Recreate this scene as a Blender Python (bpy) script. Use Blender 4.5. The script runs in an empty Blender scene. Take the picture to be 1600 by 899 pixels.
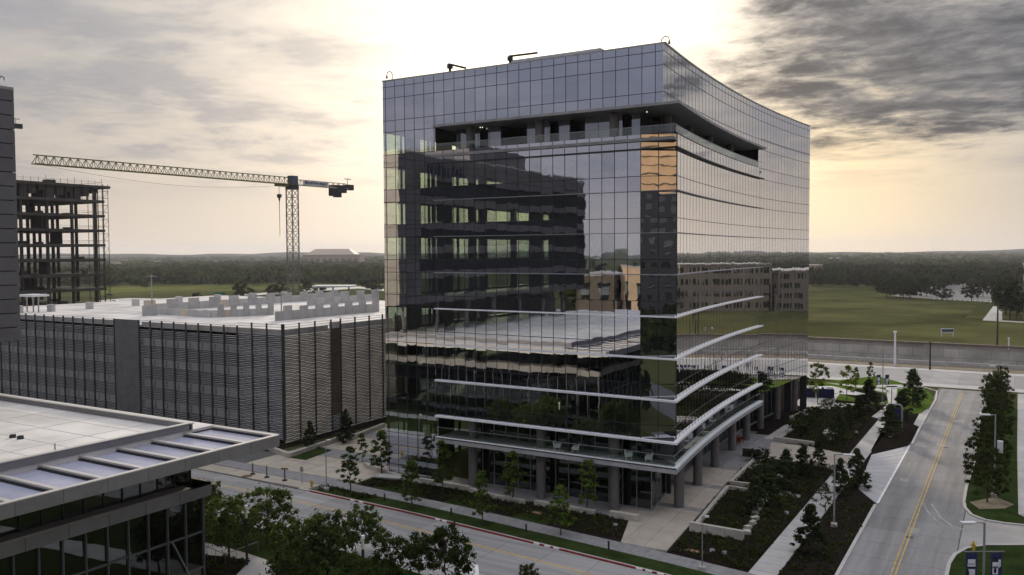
import bpy, math, random
import numpy as np
from mathutils import Matrix, Vector
R = math.radians
random.seed(7); rng = np.random.default_rng(11)
scene = bpy.context.scene
COL = scene.collection

# ------------------------------------------------------------------ camera
F_PX = 1326.66; YAW, PIT, ROLL = R(30.8275), R(2.3888), R(-0.2971); CAM_H = 27.3
FW = np.array([-math.sin(YAW)*math.cos(PIT), math.cos(YAW)*math.cos(PIT), -math.sin(PIT)])
RT = np.array([math.cos(YAW), math.sin(YAW), 0.0]); UP = np.cross(RT, FW); CP = np.array([0, 0, CAM_H])
cr, sr = math.cos(ROLL), math.sin(ROLL)
cam_d = bpy.data.cameras.new('camera'); cam = bpy.data.objects.new('camera', cam_d); COL.objects.link(cam)
cam_d.sensor_width = 36.0; cam_d.lens = 36.0*F_PX/1600.0
cam_d.clip_start = 0.5; cam_d.clip_end = 40000
r2 = RT*cr + UP*sr; u2 = -RT*sr + UP*cr
cam.matrix_world = Matrix(((r2[0], u2[0], -FW[0], 0), (r2[1], u2[1], -FW[1], 0), (r2[2], u2[2], -FW[2], CAM_H), (0, 0, 0, 1)))
scene.camera = cam
def ray(px, py):
    u = px-800.0; v = 449.5-py
    u, v = cr*u-sr*v, sr*u+cr*v
    return FW*F_PX + RT*u + UP*v
def G(px, py, z=0.0):
    d = ray(px, py); p = CP + d*(z-CAM_H)/d[2]; return (float(p[0]), float(p[1]))
def onX(px, py, x):
    d = ray(px, py); p = CP + d*x/d[0]; return tuple(float(t) for t in p)
def onY(px, py, y):
    d = ray(px, py); p = CP + d*y/d[1]; return tuple(float(t) for t in p)
def atD(px, py, depth):
    d = ray(px, py)/F_PX; p = CP + d*depth; return tuple(float(t) for t in p)
def topz(base_xy, px, py):
    """height of something standing on base_xy whose top shows at px,py"""
    dep = (base_xy[0]*FW[0]+base_xy[1]*FW[1])
    return atD(px, py, dep)[2]

# ------------------------------------------------------------------ sky, sun, exposure
SUN_AZ = R(29.0)      # to the left of +y
SUN_EL = R(15.0)
SDIR = Vector((-math.sin(SUN_AZ)*math.cos(SUN_EL), math.cos(SUN_AZ)*math.cos(SUN_EL), math.sin(SUN_EL)))
world = bpy.data.worlds.new('World'); scene.world = world; world.use_nodes = True
wt = world.node_tree; wt.nodes.clear()
class NT:
    def __init__(s, t): s.t = t
    def n(s, k, **kw):
        o = s.t.nodes.new(k)
        for a, b in kw.items(): setattr(o, a, b)
        return o
    def l(s, a, b): s.t.links.new(a, b)
    def put(s, sock, v):
        if hasattr(v, 'is_output'): s.l(v, sock)
        else:
            try: sock.default_value = v
            except Exception: sock.default_value = tuple(v)+(1.0,)
    def m(s, op, a, b=0.0, c=0.0, clamp=False):
        o = s.n('ShaderNodeMath', operation=op, use_clamp=clamp)
        for i, v in enumerate((a, b, c)): s.put(o.inputs[i], v)
        return o.outputs[0]
    def v(s, op, a, b=(0, 0, 0), sc=None):
        o = s.n('ShaderNodeVectorMath', operation=op)
        s.put(o.inputs[0], a); s.put(o.inputs[1], b)
        if sc is not None: s.put(o.inputs['Scale'], sc)
        return o.outputs['Value'] if op in ('DOT_PRODUCT', 'LENGTH') else o.outputs['Vector']
    def mix(s, f, a, b, mode='MIX'):
        o = s.n('ShaderNodeMix', data_type='RGBA', blend_type=mode)
        s.put(o.inputs[0], f); s.put(o.inputs[6], a); s.put(o.inputs[7], b)
        return o.outputs[2]
    def ss(s, x, a, b, lo=0.0, hi=1.0):
        o = s.n('ShaderNodeMapRange', interpolation_type='SMOOTHSTEP')
        s.put(o.inputs[0], x); s.put(o.inputs[1], a); s.put(o.inputs[2], b); s.put(o.inputs[3], lo); s.put(o.inputs[4], hi)
        return o.outputs[0]
    def noise(s, vec, scale, detail=6.0, rough=0.55, dist=0.0):
        o = s.n('ShaderNodeTexNoise'); s.put(o.inputs['Vector'], vec)
        o.inputs['Scale'].default_value = scale; o.inputs['Detail'].default_value = detail
        o.inputs['Roughness'].default_value = rough; o.inputs['Distortion'].default_value = dist
        return o.outputs[0]
W = NT(wt)
tc = W.n('ShaderNodeTexCoord').outputs['Generated']
dirv = W.v('NORMALIZE', tc)
sx = W.n('ShaderNodeSeparateXYZ'); W.l(dirv, sx.inputs[0])
sd = W.m('MAXIMUM', W.v('DOT_PRODUCT', dirv, tuple(SDIR)), 0.0)
g1 = W.m('POWER', sd, 4.0); g2 = W.m('POWER', sd, 14.0); g3 = W.m('POWER', sd, 60.0)
el = W.m('MAXIMUM', sx.outputs[2], 0.0)
hz = W.m('POWER', W.m('SUBTRACT', 1.0, el), 9.0)
base = W.mix(hz, (0.22, 0.23, 0.265), (0.65, 0.55, 0.46))
front = W.ss(W.v('DOT_PRODUCT', dirv, tuple(SDIR)), -0.6, 0.75)
base = W.mix(front, W.v('MULTIPLY', base, (0.98, 1.02, 1.16)), base)
base = W.v('ADD', base, W.v('SCALE', (1.28, 1.27, 1.32), (0, 0, 0), W.m('POWER', el, 2.0)))
col = W.v('ADD', base, W.v('SCALE', (0.20, 0.175, 0.135), (0, 0, 0), g1))
col = W.v('ADD', col, W.v('SCALE', (0.72, 0.585, 0.395), (0, 0, 0), g2))
col = W.v('ADD', col, W.v('SCALE', (0.75, 0.68, 0.55), (0, 0, 0), g3))
# cloud sheets: noise on a plane above the place
inv = W.m('DIVIDE', 1.0, W.m('ADD', el, 0.07))
cp = W.n('ShaderNodeCombineXYZ')
W.l(W.m('MULTIPLY', sx.outputs[0], inv), cp.inputs[0]); W.l(W.m('MULTIPLY', sx.outputs[1], inv), cp.inputs[1])
n1 = W.noise(cp.outputs[0], 0.75, 9.0, 0.62, 0.5)
n2 = W.noise(W.v('ADD', cp.outputs[0], (7.3, 2.1, 0.0)), 2.3, 9.0, 0.62, 0.35)
n3 = W.noise(W.v('ADD', cp.outputs[0], (1.7, 9.4, 0.0)), 6.5, 6.0, 0.65, 0.2)
cl = W.m('ADD', W.m('MULTIPLY', n1, 0.55), W.m('ADD', W.m('MULTIPLY', n2, 0.33), W.m('MULTIPLY', n3, 0.12)))
hmask = W.ss(el, 0.045, 0.12)
cloud = W.m('MULTIPLY', W.ss(cl, 0.475, 0.57), hmask)
glare = W.m('SUBTRACT', 1.0, W.m('MINIMUM', W.m('MULTIPLY', g3, 1.1), 1.0))
lowc = W.ss(el, 0.45, 0.20)                      # thinner and brighter overhead
cl_d = W.m('MULTIPLY', W.m('MULTIPLY', cloud, lowc), W.m('MULTIPLY', glare, 0.46))
col = W.mix(cl_d, col, (0.245, 0.262, 0.33))
bright = W.m('MULTIPLY', W.ss(cl, 0.50, 0.40), W.m('MULTIPLY', hmask, 0.30))
col = W.mix(bright, col, W.v('MULTIPLY', col, (1.45, 1.38, 1.25)))
col = W.v('SCALE', col, (0, 0, 0), W.m('ADD', 1.0, W.m('MULTIPLY', hmask, W.m('MULTIPLY', W.m('SUBTRACT', n3, 0.5), 0.38))))
# low golden light under the clouds to the right of the sun
gd = Vector(ray(1310, 265)).normalized()
gl = W.m('POWER', W.m('MAXIMUM', W.v('DOT_PRODUCT', dirv, tuple(gd)), 0.0), 120.0)
col = W.v('ADD', col, W.v('SCALE', (0.30, 0.175, -0.03), (0, 0, 0), gl))
# a heavier textured cloud bank standing to the right of the sun
bd = Vector(ray(1545, 25)).normalized()
bk = W.m('MULTIPLY', W.ss(W.v('DOT_PRODUCT', dirv, tuple(bd)), math.cos(R(19)), math.cos(R(4))), W.ss(el, 0.07, 0.16))
bt = W.m('ADD', W.m('MULTIPLY', n1, 0.3), W.m('ADD', W.m('MULTIPLY', n2, 0.45), W.m('MULTIPLY', n3, 0.25)))
bn = W.ss(W.m('ADD', W.m('MULTIPLY', bk, 1.0), W.m('MULTIPLY', W.m('SUBTRACT', bt, 0.5), W.m('MULTIPLY', W.ss(bk, 0.0, 0.3), 3.2))), 0.26, 1.0)
bcol = W.mix(W.ss(bt, 0.44, 0.58), (0.20, 0.202, 0.218), (0.066, 0.071, 0.09))
col = W.mix(W.m('MULTIPLY', bn, 0.95), col, bcol)
sky = W.n('ShaderNodeTexSky', sky_type='NISHITA', sun_disc=False, sun_elevation=SUN_EL, sun_rotation=-SUN_AZ, dust_density=4.0, air_density=1.2)
skyc = W.v('SCALE', sky.outputs[0], (0, 0, 0), 0.06)
col = W.mix(0.035, col, skyc)
bg = W.n('ShaderNodeBackground'); W.l(col, bg.inputs[0]); bg.inputs[1].default_value = 1.0
wo = W.n('ShaderNodeOutputWorld'); W.l(bg.outputs[0], wo.inputs[0])
sun_d = bpy.data.lights.new('sun', 'SUN'); sun = bpy.data.objects.new('sun', sun_d); COL.objects.link(sun)
sun_d.energy = 2.6; sun_d.angle = R(5.0); sun_d.color = (1.0, 0.86, 0.68)
sun.rotation_euler = SDIR.to_track_quat('Z', 'Y').to_euler(); sun.location = (0, 0, 90)
vs = scene.view_settings; vs.view_transform = 'Standard'; vs.look = 'None'; vs.exposure = 0.0; vs.gamma = 1.0; vs.use_curve_mapping = False
cy = scene.cycles
cy.use_denoising = True; cy.max_bounces = 7; cy.diffuse_bounces = 2; cy.glossy_bounces = 4; cy.transmission_bounces = 3
cy.transparent_max_bounces = 12; cy.volume_bounces = 0; cy.sample_clamp_indirect = 4.0

# ------------------------------------------------------------------ materials
MATS = {}
def pm(name, c, rough=0.75, metal=0.0, var=0.14, scale=0.8, bump=0.0, bscale=14.0, spec=0.25, stretch=None, fine=0.0, rnd=0.06):
    """principled surface, world-space noise for colour variation and fine relief"""
    if name in MATS: return MATS[name]
    m = bpy.data.materials.new(name); m.use_nodes = True; t = NT(m.node_tree); t.t.nodes.clear()
    p = t.n('ShaderNodeBsdfPrincipled'); o = t.n('ShaderNodeOutputMaterial'); t.l(p.outputs[0], o.inputs[0])
    pos = t.n('ShaderNodeNewGeometry').outputs['Position']
    if stretch: pos = t.v('MULTIPLY', pos, stretch)
    n = t.noise(pos, scale, 7.0, 0.6)
    k = t.ss(n, 0.28, 0.72, 1.0-var, 1.0+var)
    if fine:
        k = t.m('MULTIPLY', k, t.ss(t.noise(pos, 9.0, 4.0, 0.7), 0.3, 0.7, 1.0-fine, 1.0+fine))
    if rnd:
        k = t.m('MULTIPLY', k, t.m('ADD', 1.0-rnd, t.m('MULTIPLY', t.n('ShaderNodeObjectInfo').outputs['Random'], 2*rnd)))
    t.l(t.v('SCALE', tuple(c), (0, 0, 0), k), p.inputs['Base Color'])
    p.inputs['Roughness'].default_value = rough; p.inputs['Metallic'].default_value = metal
    p.inputs['Specular IOR Level'].default_value = spec
    if bump:
        b = t.n('ShaderNodeBump'); b.inputs['Strength'].default_value = bump; b.inputs['Distance'].default_value = 0.05
        t.l(t.noise(pos, bscale, 5.0, 0.6), b.inputs['Height']); t.l(b.outputs[0], p.inputs['Normal'])
    MATS[name] = m; return m
def glass(name, f0=0.4, tint=(0.45, 0.55, 0.48), back=None, refl=(0.86, 0.9, 1.0), wave=0.0, wscale=0.35, rough=0.0):
    """coated facade glass: mirror layer over clear (or dark backed) pane"""
    if name in MATS: return MATS[name]
    m = bpy.data.materials.new(name); m.use_nodes = True; t = NT(m.node_tree); t.t.nodes.clear()
    o = t.n('ShaderNodeOutputMaterial'); mx = t.n('ShaderNodeMixShader'); t.l(mx.outputs[0], o.inputs[0])
    gl = t.n('ShaderNodeBsdfGlossy'); gl.inputs['Roughness'].default_value = rough; gl.inputs['Color'].default_value = (*refl, 1)
    if back is None:
        b = t.n('ShaderNodeBsdfTransparent'); b.inputs['Color'].default_value = (*tint, 1)
    else:
        b = t.n('ShaderNodeBsdfDiffuse'); b.inputs['Color'].default_value = (*back, 1)
    lw = t.n('ShaderNodeLayerWeight'); lw.inputs['Blend'].default_value = 0.5
    fac = t.m('ADD', f0, t.m('MULTIPLY', t.m('POWER', lw.outputs['Facing'], 4.0), 1.0-f0), clamp=True)
    t.l(fac, mx.inputs[0]); t.l(b.outputs[0], mx.inputs[1]); t.l(gl.outputs[0], mx.inputs[2])
    if wave:
        pos = t.n('ShaderNodeNewGeometry').outputs['Position']
        bp = t.n('ShaderNodeBump'); bp.inputs['Strength'].default_value = 1.0; bp.inputs['Distance'].default_value = wave
        t.l(t.noise(pos, wscale, 2.0, 0.5), bp.inputs['Height']); t.l(bp.outputs[0], gl.inputs['Normal'])
    MATS[name] = m; return m
def leaf(name, c, var=0.45, tr=0.35):
    if name in MATS: return MATS[name]
    m = bpy.data.materials.new(name); m.use_nodes = True; t = NT(m.node_tree); t.t.nodes.clear()
    o = t.n('ShaderNodeOutputMaterial'); mx = t.n('ShaderNodeMixShader'); t.l(mx.outputs[0], o.inputs[0])
    ge = t.n('ShaderNodeNewGeometry'); oi = t.n('ShaderNodeObjectInfo')
    k = t.m('ADD', 1.0-var, t.m('MULTIPLY', ge.outputs['Random Per Island'], 2*var))
    k = t.m('MULTIPLY', k, t.m('ADD', 0.8, t.m('MULTIPLY', oi.outputs['Random'], 0.4)))
    k = t.m('MULTIPLY', k, t.ss(t.noise(ge.outputs['Position'], 0.03, 4.0), 0.32, 0.68, 0.62, 1.42))
    hue = t.mix(ge.outputs['Random Per Island'], tuple(c), (c[0]*1.35, c[1]*1.12, c[2]*0.8))
    cc = t.v('SCALE', hue, (0, 0, 0), k)
    d = t.n('ShaderNodeBsdfDiffuse'); tl = t.n('ShaderNodeBsdfTranslucent')
    t.l(cc, d.inputs[0]); t.l(t.v('MULTIPLY', cc, (1.15, 1.25, 0.6)), tl.inputs[0])
    mx.inputs[0].default_value = tr; t.l(d.outputs[0], mx.inputs[1]); t.l(tl.outputs[0], mx.inputs[2])
    MATS[name] = m; return m

# ------------------------------------------------------------------ mesh helpers
class MB:
    def __init__(s): s.v = []; s.f = []
    def box(s, x0, x1, y0, y1, z0, z1):
        b = len(s.v)
        s.v += [(x0, y0, z0), (x1, y0, z0), (x1, y1, z0), (x0, y1, z0), (x0, y0, z1), (x1, y0, z1), (x1, y1, z1), (x0, y1, z1)]
        s.f += [(b, b+3, b+2, b+1), (b+4, b+5, b+6, b+7), (b, b+1, b+5, b+4), (b+1, b+2, b+6, b+5), (b+2, b+3, b+7, b+6), (b+3, b, b+4, b+7)]
        return s
    def mbox(s, M, sx, sy, sz):
        b = len(s.v)
        for z in (-.5, .5):
            for x, y in ((-.5, -.5), (.5, -.5), (.5, .5), (-.5, .5)):
                s.v.append(tuple(M @ Vector((x*sx, y*sy, z*sz))))
        s.f += [(b, b+3, b+2, b+1), (b+4, b+5, b+6, b+7), (b, b+1, b+5, b+4), (b+1, b+2, b+6, b+5), (b+2, b+3, b+7, b+6), (b+3, b, b+4, b+7)]
        return s
    def obox(s, c, size, rz=0.0, rx=0.0):
        return s.mbox(Matrix.Translation(c) @ Matrix.Rotation(rz, 4, 'Z') @ Matrix.Rotation(rx, 4, 'X'), *size)
    def bar(s, p, q, w, h=None):
        p = Vector(p); q = Vector(q); d = q-p
        if d.length < 1e-6: return s
        M = Matrix.Translation((p+q)/2) @ d.to_track_quat('Y', 'Z').to_matrix().to_4x4()
        return s.mbox(M, w, d.length, h or w)
    def cyl(s, p, q, r0, r1=None, n=10, cap=True):
        p = Vector(p); q = Vector(q); r1 = r0 if r1 is None else r1
        Q = (q-p).to_track_quat('Z', 'Y'); b = len(s.v)
        for c, r in ((p, r0), (q, r1)):
            for i in range(n):
                a = 2*math.pi*i/n; s.v.append(tuple(c + Q @ Vector((r*math.cos(a), r*math.sin(a), 0))))
        for i in range(n): s.f.append((b+i, b+(i+1) % n, b+n+(i+1) % n, b+n+i))
        if cap: s.f.append(tuple(b+n+i for i in range(n))); s.f.append(tuple(b+n-1-i for i in range(n)))
        return s
    def tube(s, pts, r, n=8):
        for a, b in zip(pts, pts[1:]): s.cyl(a, b, r, r, n)
        return s
    def prism(s, poly, z0, z1):
        area = sum(poly[i-1][0]*poly[i][1]-poly[i][0]*poly[i-1][1] for i in range(len(poly)))
        if area < 0: poly = poly[::-1]
        b = len(s.v); n = len(poly)
        s.v += [(x, y, z0) for x, y in poly] + [(x, y, z1) for x, y in poly]
        s.f.append(tuple(b+n+i for i in range(n))); s.f.append(tuple(b+n-1-i for i in range(n)))
        for i in range(n): j = (i+1) % n; s.f.append((b+i, b+j, b+n+j, b+n+i))
        return s
    def strip(s, A, B, z0, z1):
        """solid band between two paths A and B (same count), quads only"""
        b = len(s.v); n = len(A)
        for z in (z0, z1):
            s.v += [(x, y, z) for x, y in A] + [(x, y, z) for x, y in B]
        a0, b0, a1, b1 = b, b+n, b+2*n, b+3*n
        for i in range(n-1):
            s.f += [(a1+i, a1+i+1, b1+i+1, b1+i), (a0+i, b0+i, b0+i+1, a0+i+1), (a0+i, a0+i+1, a1+i+1, a1+i), (b0+i, b1+i, b1+i+1, b0+i+1)]
        s.f += [(a0, a1, b1, b0), (a0+n-1, b0+n-1, b1+n-1, a1+n-1)]
        return s
    def quad(s, a, b, c, d):
        k = len(s.v); s.v += [tuple(a), tuple(b), tuple(c), tuple(d)]; s.f.append((k, k+1, k+2, k+3)); return s
    def mesh(s, name, mat, smooth=False):
        me = bpy.data.meshes.new(name); me.from_pydata(s.v, [], s.f); me.materials.append(mat)
        if smooth:
            for p in me.polygons: p.use_smooth = True
        me.update(); return me
    def build(s, name, mat, parent=None, **kw):
        return add(name, s.mesh(name, mat, kw.pop('smooth', False)), parent, **kw)
WM = {}
def add(name, me, parent=None, M=None, label=None, cat=None, group=None, kind=None):
    o = bpy.data.objects.new(name, me); COL.objects.link(o)
    M = M or Matrix.Identity(4)
    if parent is not None:
        o.parent = parent; o.matrix_parent_inverse = WM[parent.name].inverted()
    o.matrix_basis = M; WM[o.name] = M
    for k, v in (('label', label), ('category', cat), ('group', group), ('kind', kind)):
        if v: o[k] = v
    return o
def thing(name, label, cat, loc=(0, 0, 0), group=None, rz=0.0, sc=1.0):
    o = add(name, None, None, Matrix.Translation(loc) @ Matrix.Rotation(rz, 4, 'Z') @ Matrix.Scale(sc, 4), label, cat, group)
    o.empty_display_size = 0.5
    return o
UNIT = {}
def unit(mat):
    if mat.name not in UNIT:
        UNIT[mat.name] = MB().box(-.5, .5, -.5, .5, -.5, .5).mesh('block', mat)
    return UNIT[mat.name]
def piece(name, mat, parent, c, size, rot=None, **kw):
    M = Matrix.Translation(c)
    if rot: M = M @ Matrix.Rotation(rot[2], 4, 'Z') @ Matrix.Rotation(rot[1], 4, 'Y') @ Matrix.Rotation(rot[0], 4, 'X')
    return add(name, unit(mat), parent, M @ Matrix.Diagonal((*size, 1)), **kw)
def local(name, mb, mat, parent, smooth=False, **kw):
    """part whose mesh is in the thing's own coordinates"""
    me = mb if isinstance(mb, bpy.types.Mesh) else mb.mesh(name, mat, smooth)
    o = bpy.data.objects.new(name, me); COL.objects.link(o); o.parent = parent; WM[o.name] = WM[parent.name].copy()
    for k, v in kw.items(): o[k] = v
    return o
def copy_thing(root, loc, rz=0.0, sc=1.0, label=None, group=None, szs=None):
    r = root.copy(); COL.objects.link(r)
    r.matrix_basis = Matrix.Translation(loc) @ Matrix.Rotation(rz, 4, 'Z') @ Matrix.Diagonal((sc, sc, szs or sc, 1)); WM[r.name] = r.matrix_basis.copy()
    if label: r['label'] = label
    if group: r['group'] = group
    for ch in list(root.children):
        c = ch.copy(); COL.objects.link(c); c.parent = r
        for g in list(ch.children):
            d = g.copy(); COL.objects.link(d); d.parent = c
    return r
def struct(name, mb, mat, parent=None, **kw):
    return mb.build(name, mat, parent, kind=None if parent else 'structure', **kw)
def sheet(name, poly, z, mat, parent=None, t=0.06):
    return struct(name, MB().prism(list(poly), z-t, z), mat, parent)
def P(*pts): return [G(*p) for p in pts]
def fast(name, V, Q, mat, smooth=False):
    me = bpy.data.meshes.new(name); V = np.asarray(V, np.float32); Q = np.asarray(Q, np.int32)
    me.vertices.add(len(V)); me.vertices.foreach_set('co', V.ravel())
    me.loops.add(Q.size); me.loops.foreach_set('vertex_index', Q.ravel())
    me.polygons.add(len(Q)); me.polygons.foreach_set('loop_start', np.arange(0, Q.size, Q.shape[1], dtype=np.int32))
    me.materials.append(mat); me.update(calc_edges=True); me.validate()
    return me
def lerp(a, b, t): return a+(b-a)*t
def quadfit(p):
    (a, A), (b, B), (c, C) = p
    return lambda t: A*(t-b)*(t-c)/((a-b)*(a-c)) + B*(t-a)*(t-c)/((b-a)*(b-c)) + C*(t-a)*(t-b)/((c-a)*(c-b))
def path_at(pts, x):
    for (x0, y0), (x1, y1) in zip(pts, pts[1:]):
        if x <= x1: return lerp(y0, y1, (x-x0)/(x1-x0))
    (x0, y0), (x1, y1) = pts[-2:]
    return lerp(y0, y1, (x-x0)/(x1-x0))

M_CONC = pm('concrete_road', (0.30, 0.293, 0.285), 0.8, var=0.13, scale=0.25, fine=0.06)
M_CONCS = pm('concrete_side_road', (0.215, 0.212, 0.212), 0.8, var=0.20, scale=0.9, stretch=(1.0, .05, 1), fine=0.07, rnd=0.11)
M_CONCF = pm('concrete_front_street', (0.26, 0.257, 0.258), 0.8, var=0.18, scale=0.9, stretch=(.05, 1.0, 1), fine=0.07, rnd=0.11)
M_WALK = pm('concrete_walk', (0.39, 0.382, 0.375), 0.8, var=0.10, scale=0.5, fine=0.05)
M_TAN = pm('tan_paving', (0.37, 0.33, 0.28), 0.85, var=0.10, scale=0.6, fine=0.07)
M_PAVER = pm('grey_paver', (0.21, 0.21, 0.215), 0.85, var=0.16, scale=1.6, fine=0.12)
M_MULCH = pm('mulch', (0.017, 0.0135, 0.011), 0.95, var=0.35, scale=2.2, bump=0.9, bscale=6, fine=0.3, spec=0.0)
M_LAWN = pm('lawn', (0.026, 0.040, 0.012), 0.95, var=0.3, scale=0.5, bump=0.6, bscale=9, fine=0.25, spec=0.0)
M_LAWN_LIT = pm('lawn_lit', (0.07, 0.11, 0.02), 0.95, var=0.25, scale=0.5, bump=0.6, bscale=9, fine=0.2, spec=0.0)  # lawn copy with the sunlight on the far lawn put into its colour
M_FIELD = pm('field_grass', (0.068, 0.068, 0.027), 0.95, var=0.42, scale=0.022, fine=0.25, spec=0.0)
M_GROUND = pm('land', (0.06, 0.064, 0.026), 0.95, var=0.40, scale=0.012, fine=0.2, spec=0.0)
M_KERB = pm('kerb_concrete', (0.42, 0.41, 0.40), 0.8, var=0.1, scale=0.8)
M_RED = pm('red_paint', (0.22, 0.03, 0.03), 0.6, var=0.2, scale=2.5)
M_YEL = pm('yellow_paint', (0.46, 0.32, 0.11), 0.7, var=0.25, scale=1.5)
M_WHITEP = pm('white_paint', (0.72, 0.72, 0.72), 0.7, var=0.15, scale=2)
M_STONE = pm('pale_stone', (0.40, 0.375, 0.335), 0.8, var=0.14, scale=1.2, bump=0.2, fine=0.06)
M_JOINT = pm('joint_dark', (0.10, 0.10, 0.10), 0.9)
M_METAL = pm('grey_metal', (0.33, 0.34, 0.36), 0.45, 0.6, var=0.08, scale=1)
M_DARKM = pm('dark_metal', (0.035, 0.036, 0.04), 0.5, 0.3, var=0.1)
M_WHITEM = pm('white_metal', (0.72, 0.73, 0.76), 0.35, 0.2, var=0.05)
M_FIN = pm('fin_metal', (0.80, 0.81, 0.84), 0.35, 0.1, var=0.05)
M_COLUMN = pm('column_cladding', (0.17, 0.16, 0.155), 0.55, 0.25, var=0.14, scale=1.5, stretch=(1, 1, .3))
M_BLACK = pm('interior_dark', (0.022, 0.023, 0.024), 0.8, var=0.2)
M_SLABIN = pm('interior_slab', (0.05, 0.05, 0.05), 0.8, var=0.2)
M_TRUNK = pm('bark', (0.06, 0.047, 0.036), 0.9, var=0.3, scale=4)
M_DIRT = pm('bare_earth', (0.15, 0.125, 0.09), 0.95, var=0.3, scale=0.6)
M_ROOF = pm('roof_membrane', (0.58, 0.56, 0.54), 0.7, var=0.20, scale=0.16, fine=0.06)
# ================================================================== land
g = MB()
XL, XR = -9000, 9000
rows = [(-9000, 0), (227, 0), (227, -8), (271, -8), (271, 0), (9000, 0)]
for (y0, z0), (y1, z1) in zip(rows, rows[1:]):
    g.quad((XL, y0, z0), (XR, y0, z0), (XR, y1, z1), (XL, y1, z1))
ground = struct('ground', g, M_GROUND)
# low far hills
hm = MB(); nb = 150; prof = [(4200, 0.0), (5000, .45), (5800, .9), (6400, 1.0), (7600, 0.0)]
hv = []
for i in range(nb+1):
    a = R(lerp(-75, 110, i/nb))
    hgt = 20 + 3*math.sin(i*.21+1) + 6*math.sin(i*.53) + 4*math.sin(i*1.7) + (12 if i < nb*.42 else 0)*(.7+.3*math.sin(i*.3))
    b = -YAW + a  # bearing east of +y
    hv.append([(d*math.sin(b), d*math.cos(b), hgt*k*(1+.05*math.sin(i*2.3+d))-2.0*(k == 0)) for d, k in prof])
for i in range(nb):
    for j in range(len(prof)-1):
        hm.quad(hv[i][j], hv[i+1][j], hv[i+1][j+1], hv[i][j+1])
struct('hills', hm, pm('far_woodland', (0.035, 0.042, 0.042), 0.95, spec=0.0, var=0.35, scale=0.01), smooth=True)

# ---- front street (runs along the office front), slabs as pieces
KERB = [(-200, 72.0), (-120, 71.6), (-88.5, 71.0), (-69.65, 70.6), (-54.3, 69.8), (-36.6, 68.05), (-25.6, 66.9), (-12.0, 64.9), (40, 57)]
def ky(x, off=0.0): return path_at(KERB, x)+off
def kstrip(x0, x1, o0, o1, z0, z1, n=24):
    xs = [lerp(x0, x1, i/n) for i in range(n+1)]
    return MB().strip([(x, ky(x, o0)) for x in xs], [(x, ky(x, o1)) for x in xs], z0, z1)
fs = struct('front_street', kstrip(-200, -5, -8.6, 0.0, -0.10, 0.012, 40), M_JOINT)
SL = 5.0
for i in range(22):
    for j in range(2):
        x0 = -108+i*SL*0.96; x1 = x0+SL*0.96-0.04; o0 = -8.56+j*4.28; o1 = o0+4.24
        MB().prism([(x0, ky(x0, o0)), (x1, ky(x1, o0)), (x1, ky(x1, o1)), (x0, ky(x0, o1))], 0.0, 0.03).build('slab', M_CONCF, fs)
struct('street_beyond', kstrip(-200, -109, -8.56, -0.02, -0.05, 0.03, 8), M_CONC)
for o in (-3.55, -3.25):
    kstrip(-108, -10, o, o+.12, 0.025, 0.034).build('yellow_line', M_YEL, fs)
kb = struct('street_kerb', kstrip(-71, -10, 0.0, 0.35, -0.1, 0.15), M_KERB)
kstrip(-69.6, -14, -0.012, 0.16, 0.02, 0.156).build('red_kerb_paint', M_RED, kb)
for xc in (-62.5, -61.2, -50.4, -49.5, -38.2, -37.0, -36.0, -27.5, -26.6, -25.5):   # worn pale stencils on the red kerb
    kstrip(xc-.32, xc+.32, -0.016, 0.10, 0.035, 0.159, 2).build('stencil', M_WHITEP, kb)
# white painted hatch near the side street
hp = MB()
for k in range(5):
    a = G(716+k*7, 874+k*4.4); hp.obox((a[0], a[1], 0.033), (0.42, 2.6, 0.012), R(35))
hp.build('painted_hatch', M_WHITEP, fs)
# near side: parking lane, kerb, lawn, walk
struct('parking_lane', kstrip(-110, -30, -11.6, -8.62, -0.06, 0.024), M_WALK)
struct('near_kerb', kstrip(-110, -30, -11.95, -11.6, -0.1, 0.14), M_KERB)
struct('near_lawn', kstrip(-110, -20, -20.5, -11.95, -0.1, 0.10), M_LAWN)
struct('near_walk', kstrip(-110, -20, -23.2, -20.5, -0.1, 0.11), M_WALK)
struct('near_bed', kstrip(-110, -20, -40, -23.2, -0.1, 0.09), M_LAWN)
# far side: verge, walk, planting
struct('front_verge', kstrip(-68, -19.6, 0.35, 2.7, -0.06, 0.13), M_LAWN)
fw_ = struct('front_walk', kstrip(-90, -17.2, 2.72, 5.0, -0.06, 0.085), M_JOINT)
for i in range(48):
    x0 = -89.9+i*1.5
    if x0 > -19: break
    MB().prism([(x0, ky(x0, 2.74)), (x0+1.47, ky(x0+1.47, 2.74)), (x0+1.47, ky(x0+1.47, 4.98)), (x0, ky(x0, 4.98))], 0.02, 0.10).build('slab', M_PAVER, fw_)
struct('front_bed', MB().prism([(-66.5, 75.4), (-50, 74.4), (-31.6, 72.6), (-33.6, 79.3), (-56, 79.6), (-66.5, 79.4)], -0.05, 0.11), M_MULCH)
for a, b in ((-64.0, -57.5), (-53.5, -47.6), (-44.5, -40.0)):
    struct('bed_lawn', MB().strip([(a, ky(a, 5.02)), (b, ky(b, 5.02))], [(a+.6, ky(a, 7.3)), (b+.6, ky(b, 7.1))], 0.0, 0.125), M_LAWN)
struct('building_apron', MB().prism([(-68, 79.3), (-33.4, 79.2), (-31.6, 72.65), (-28.0, 72.3), (-29.5, 80), (-32.6, 84), (-68, 84)], -0.05, 0.06), M_PAVER)
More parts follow.
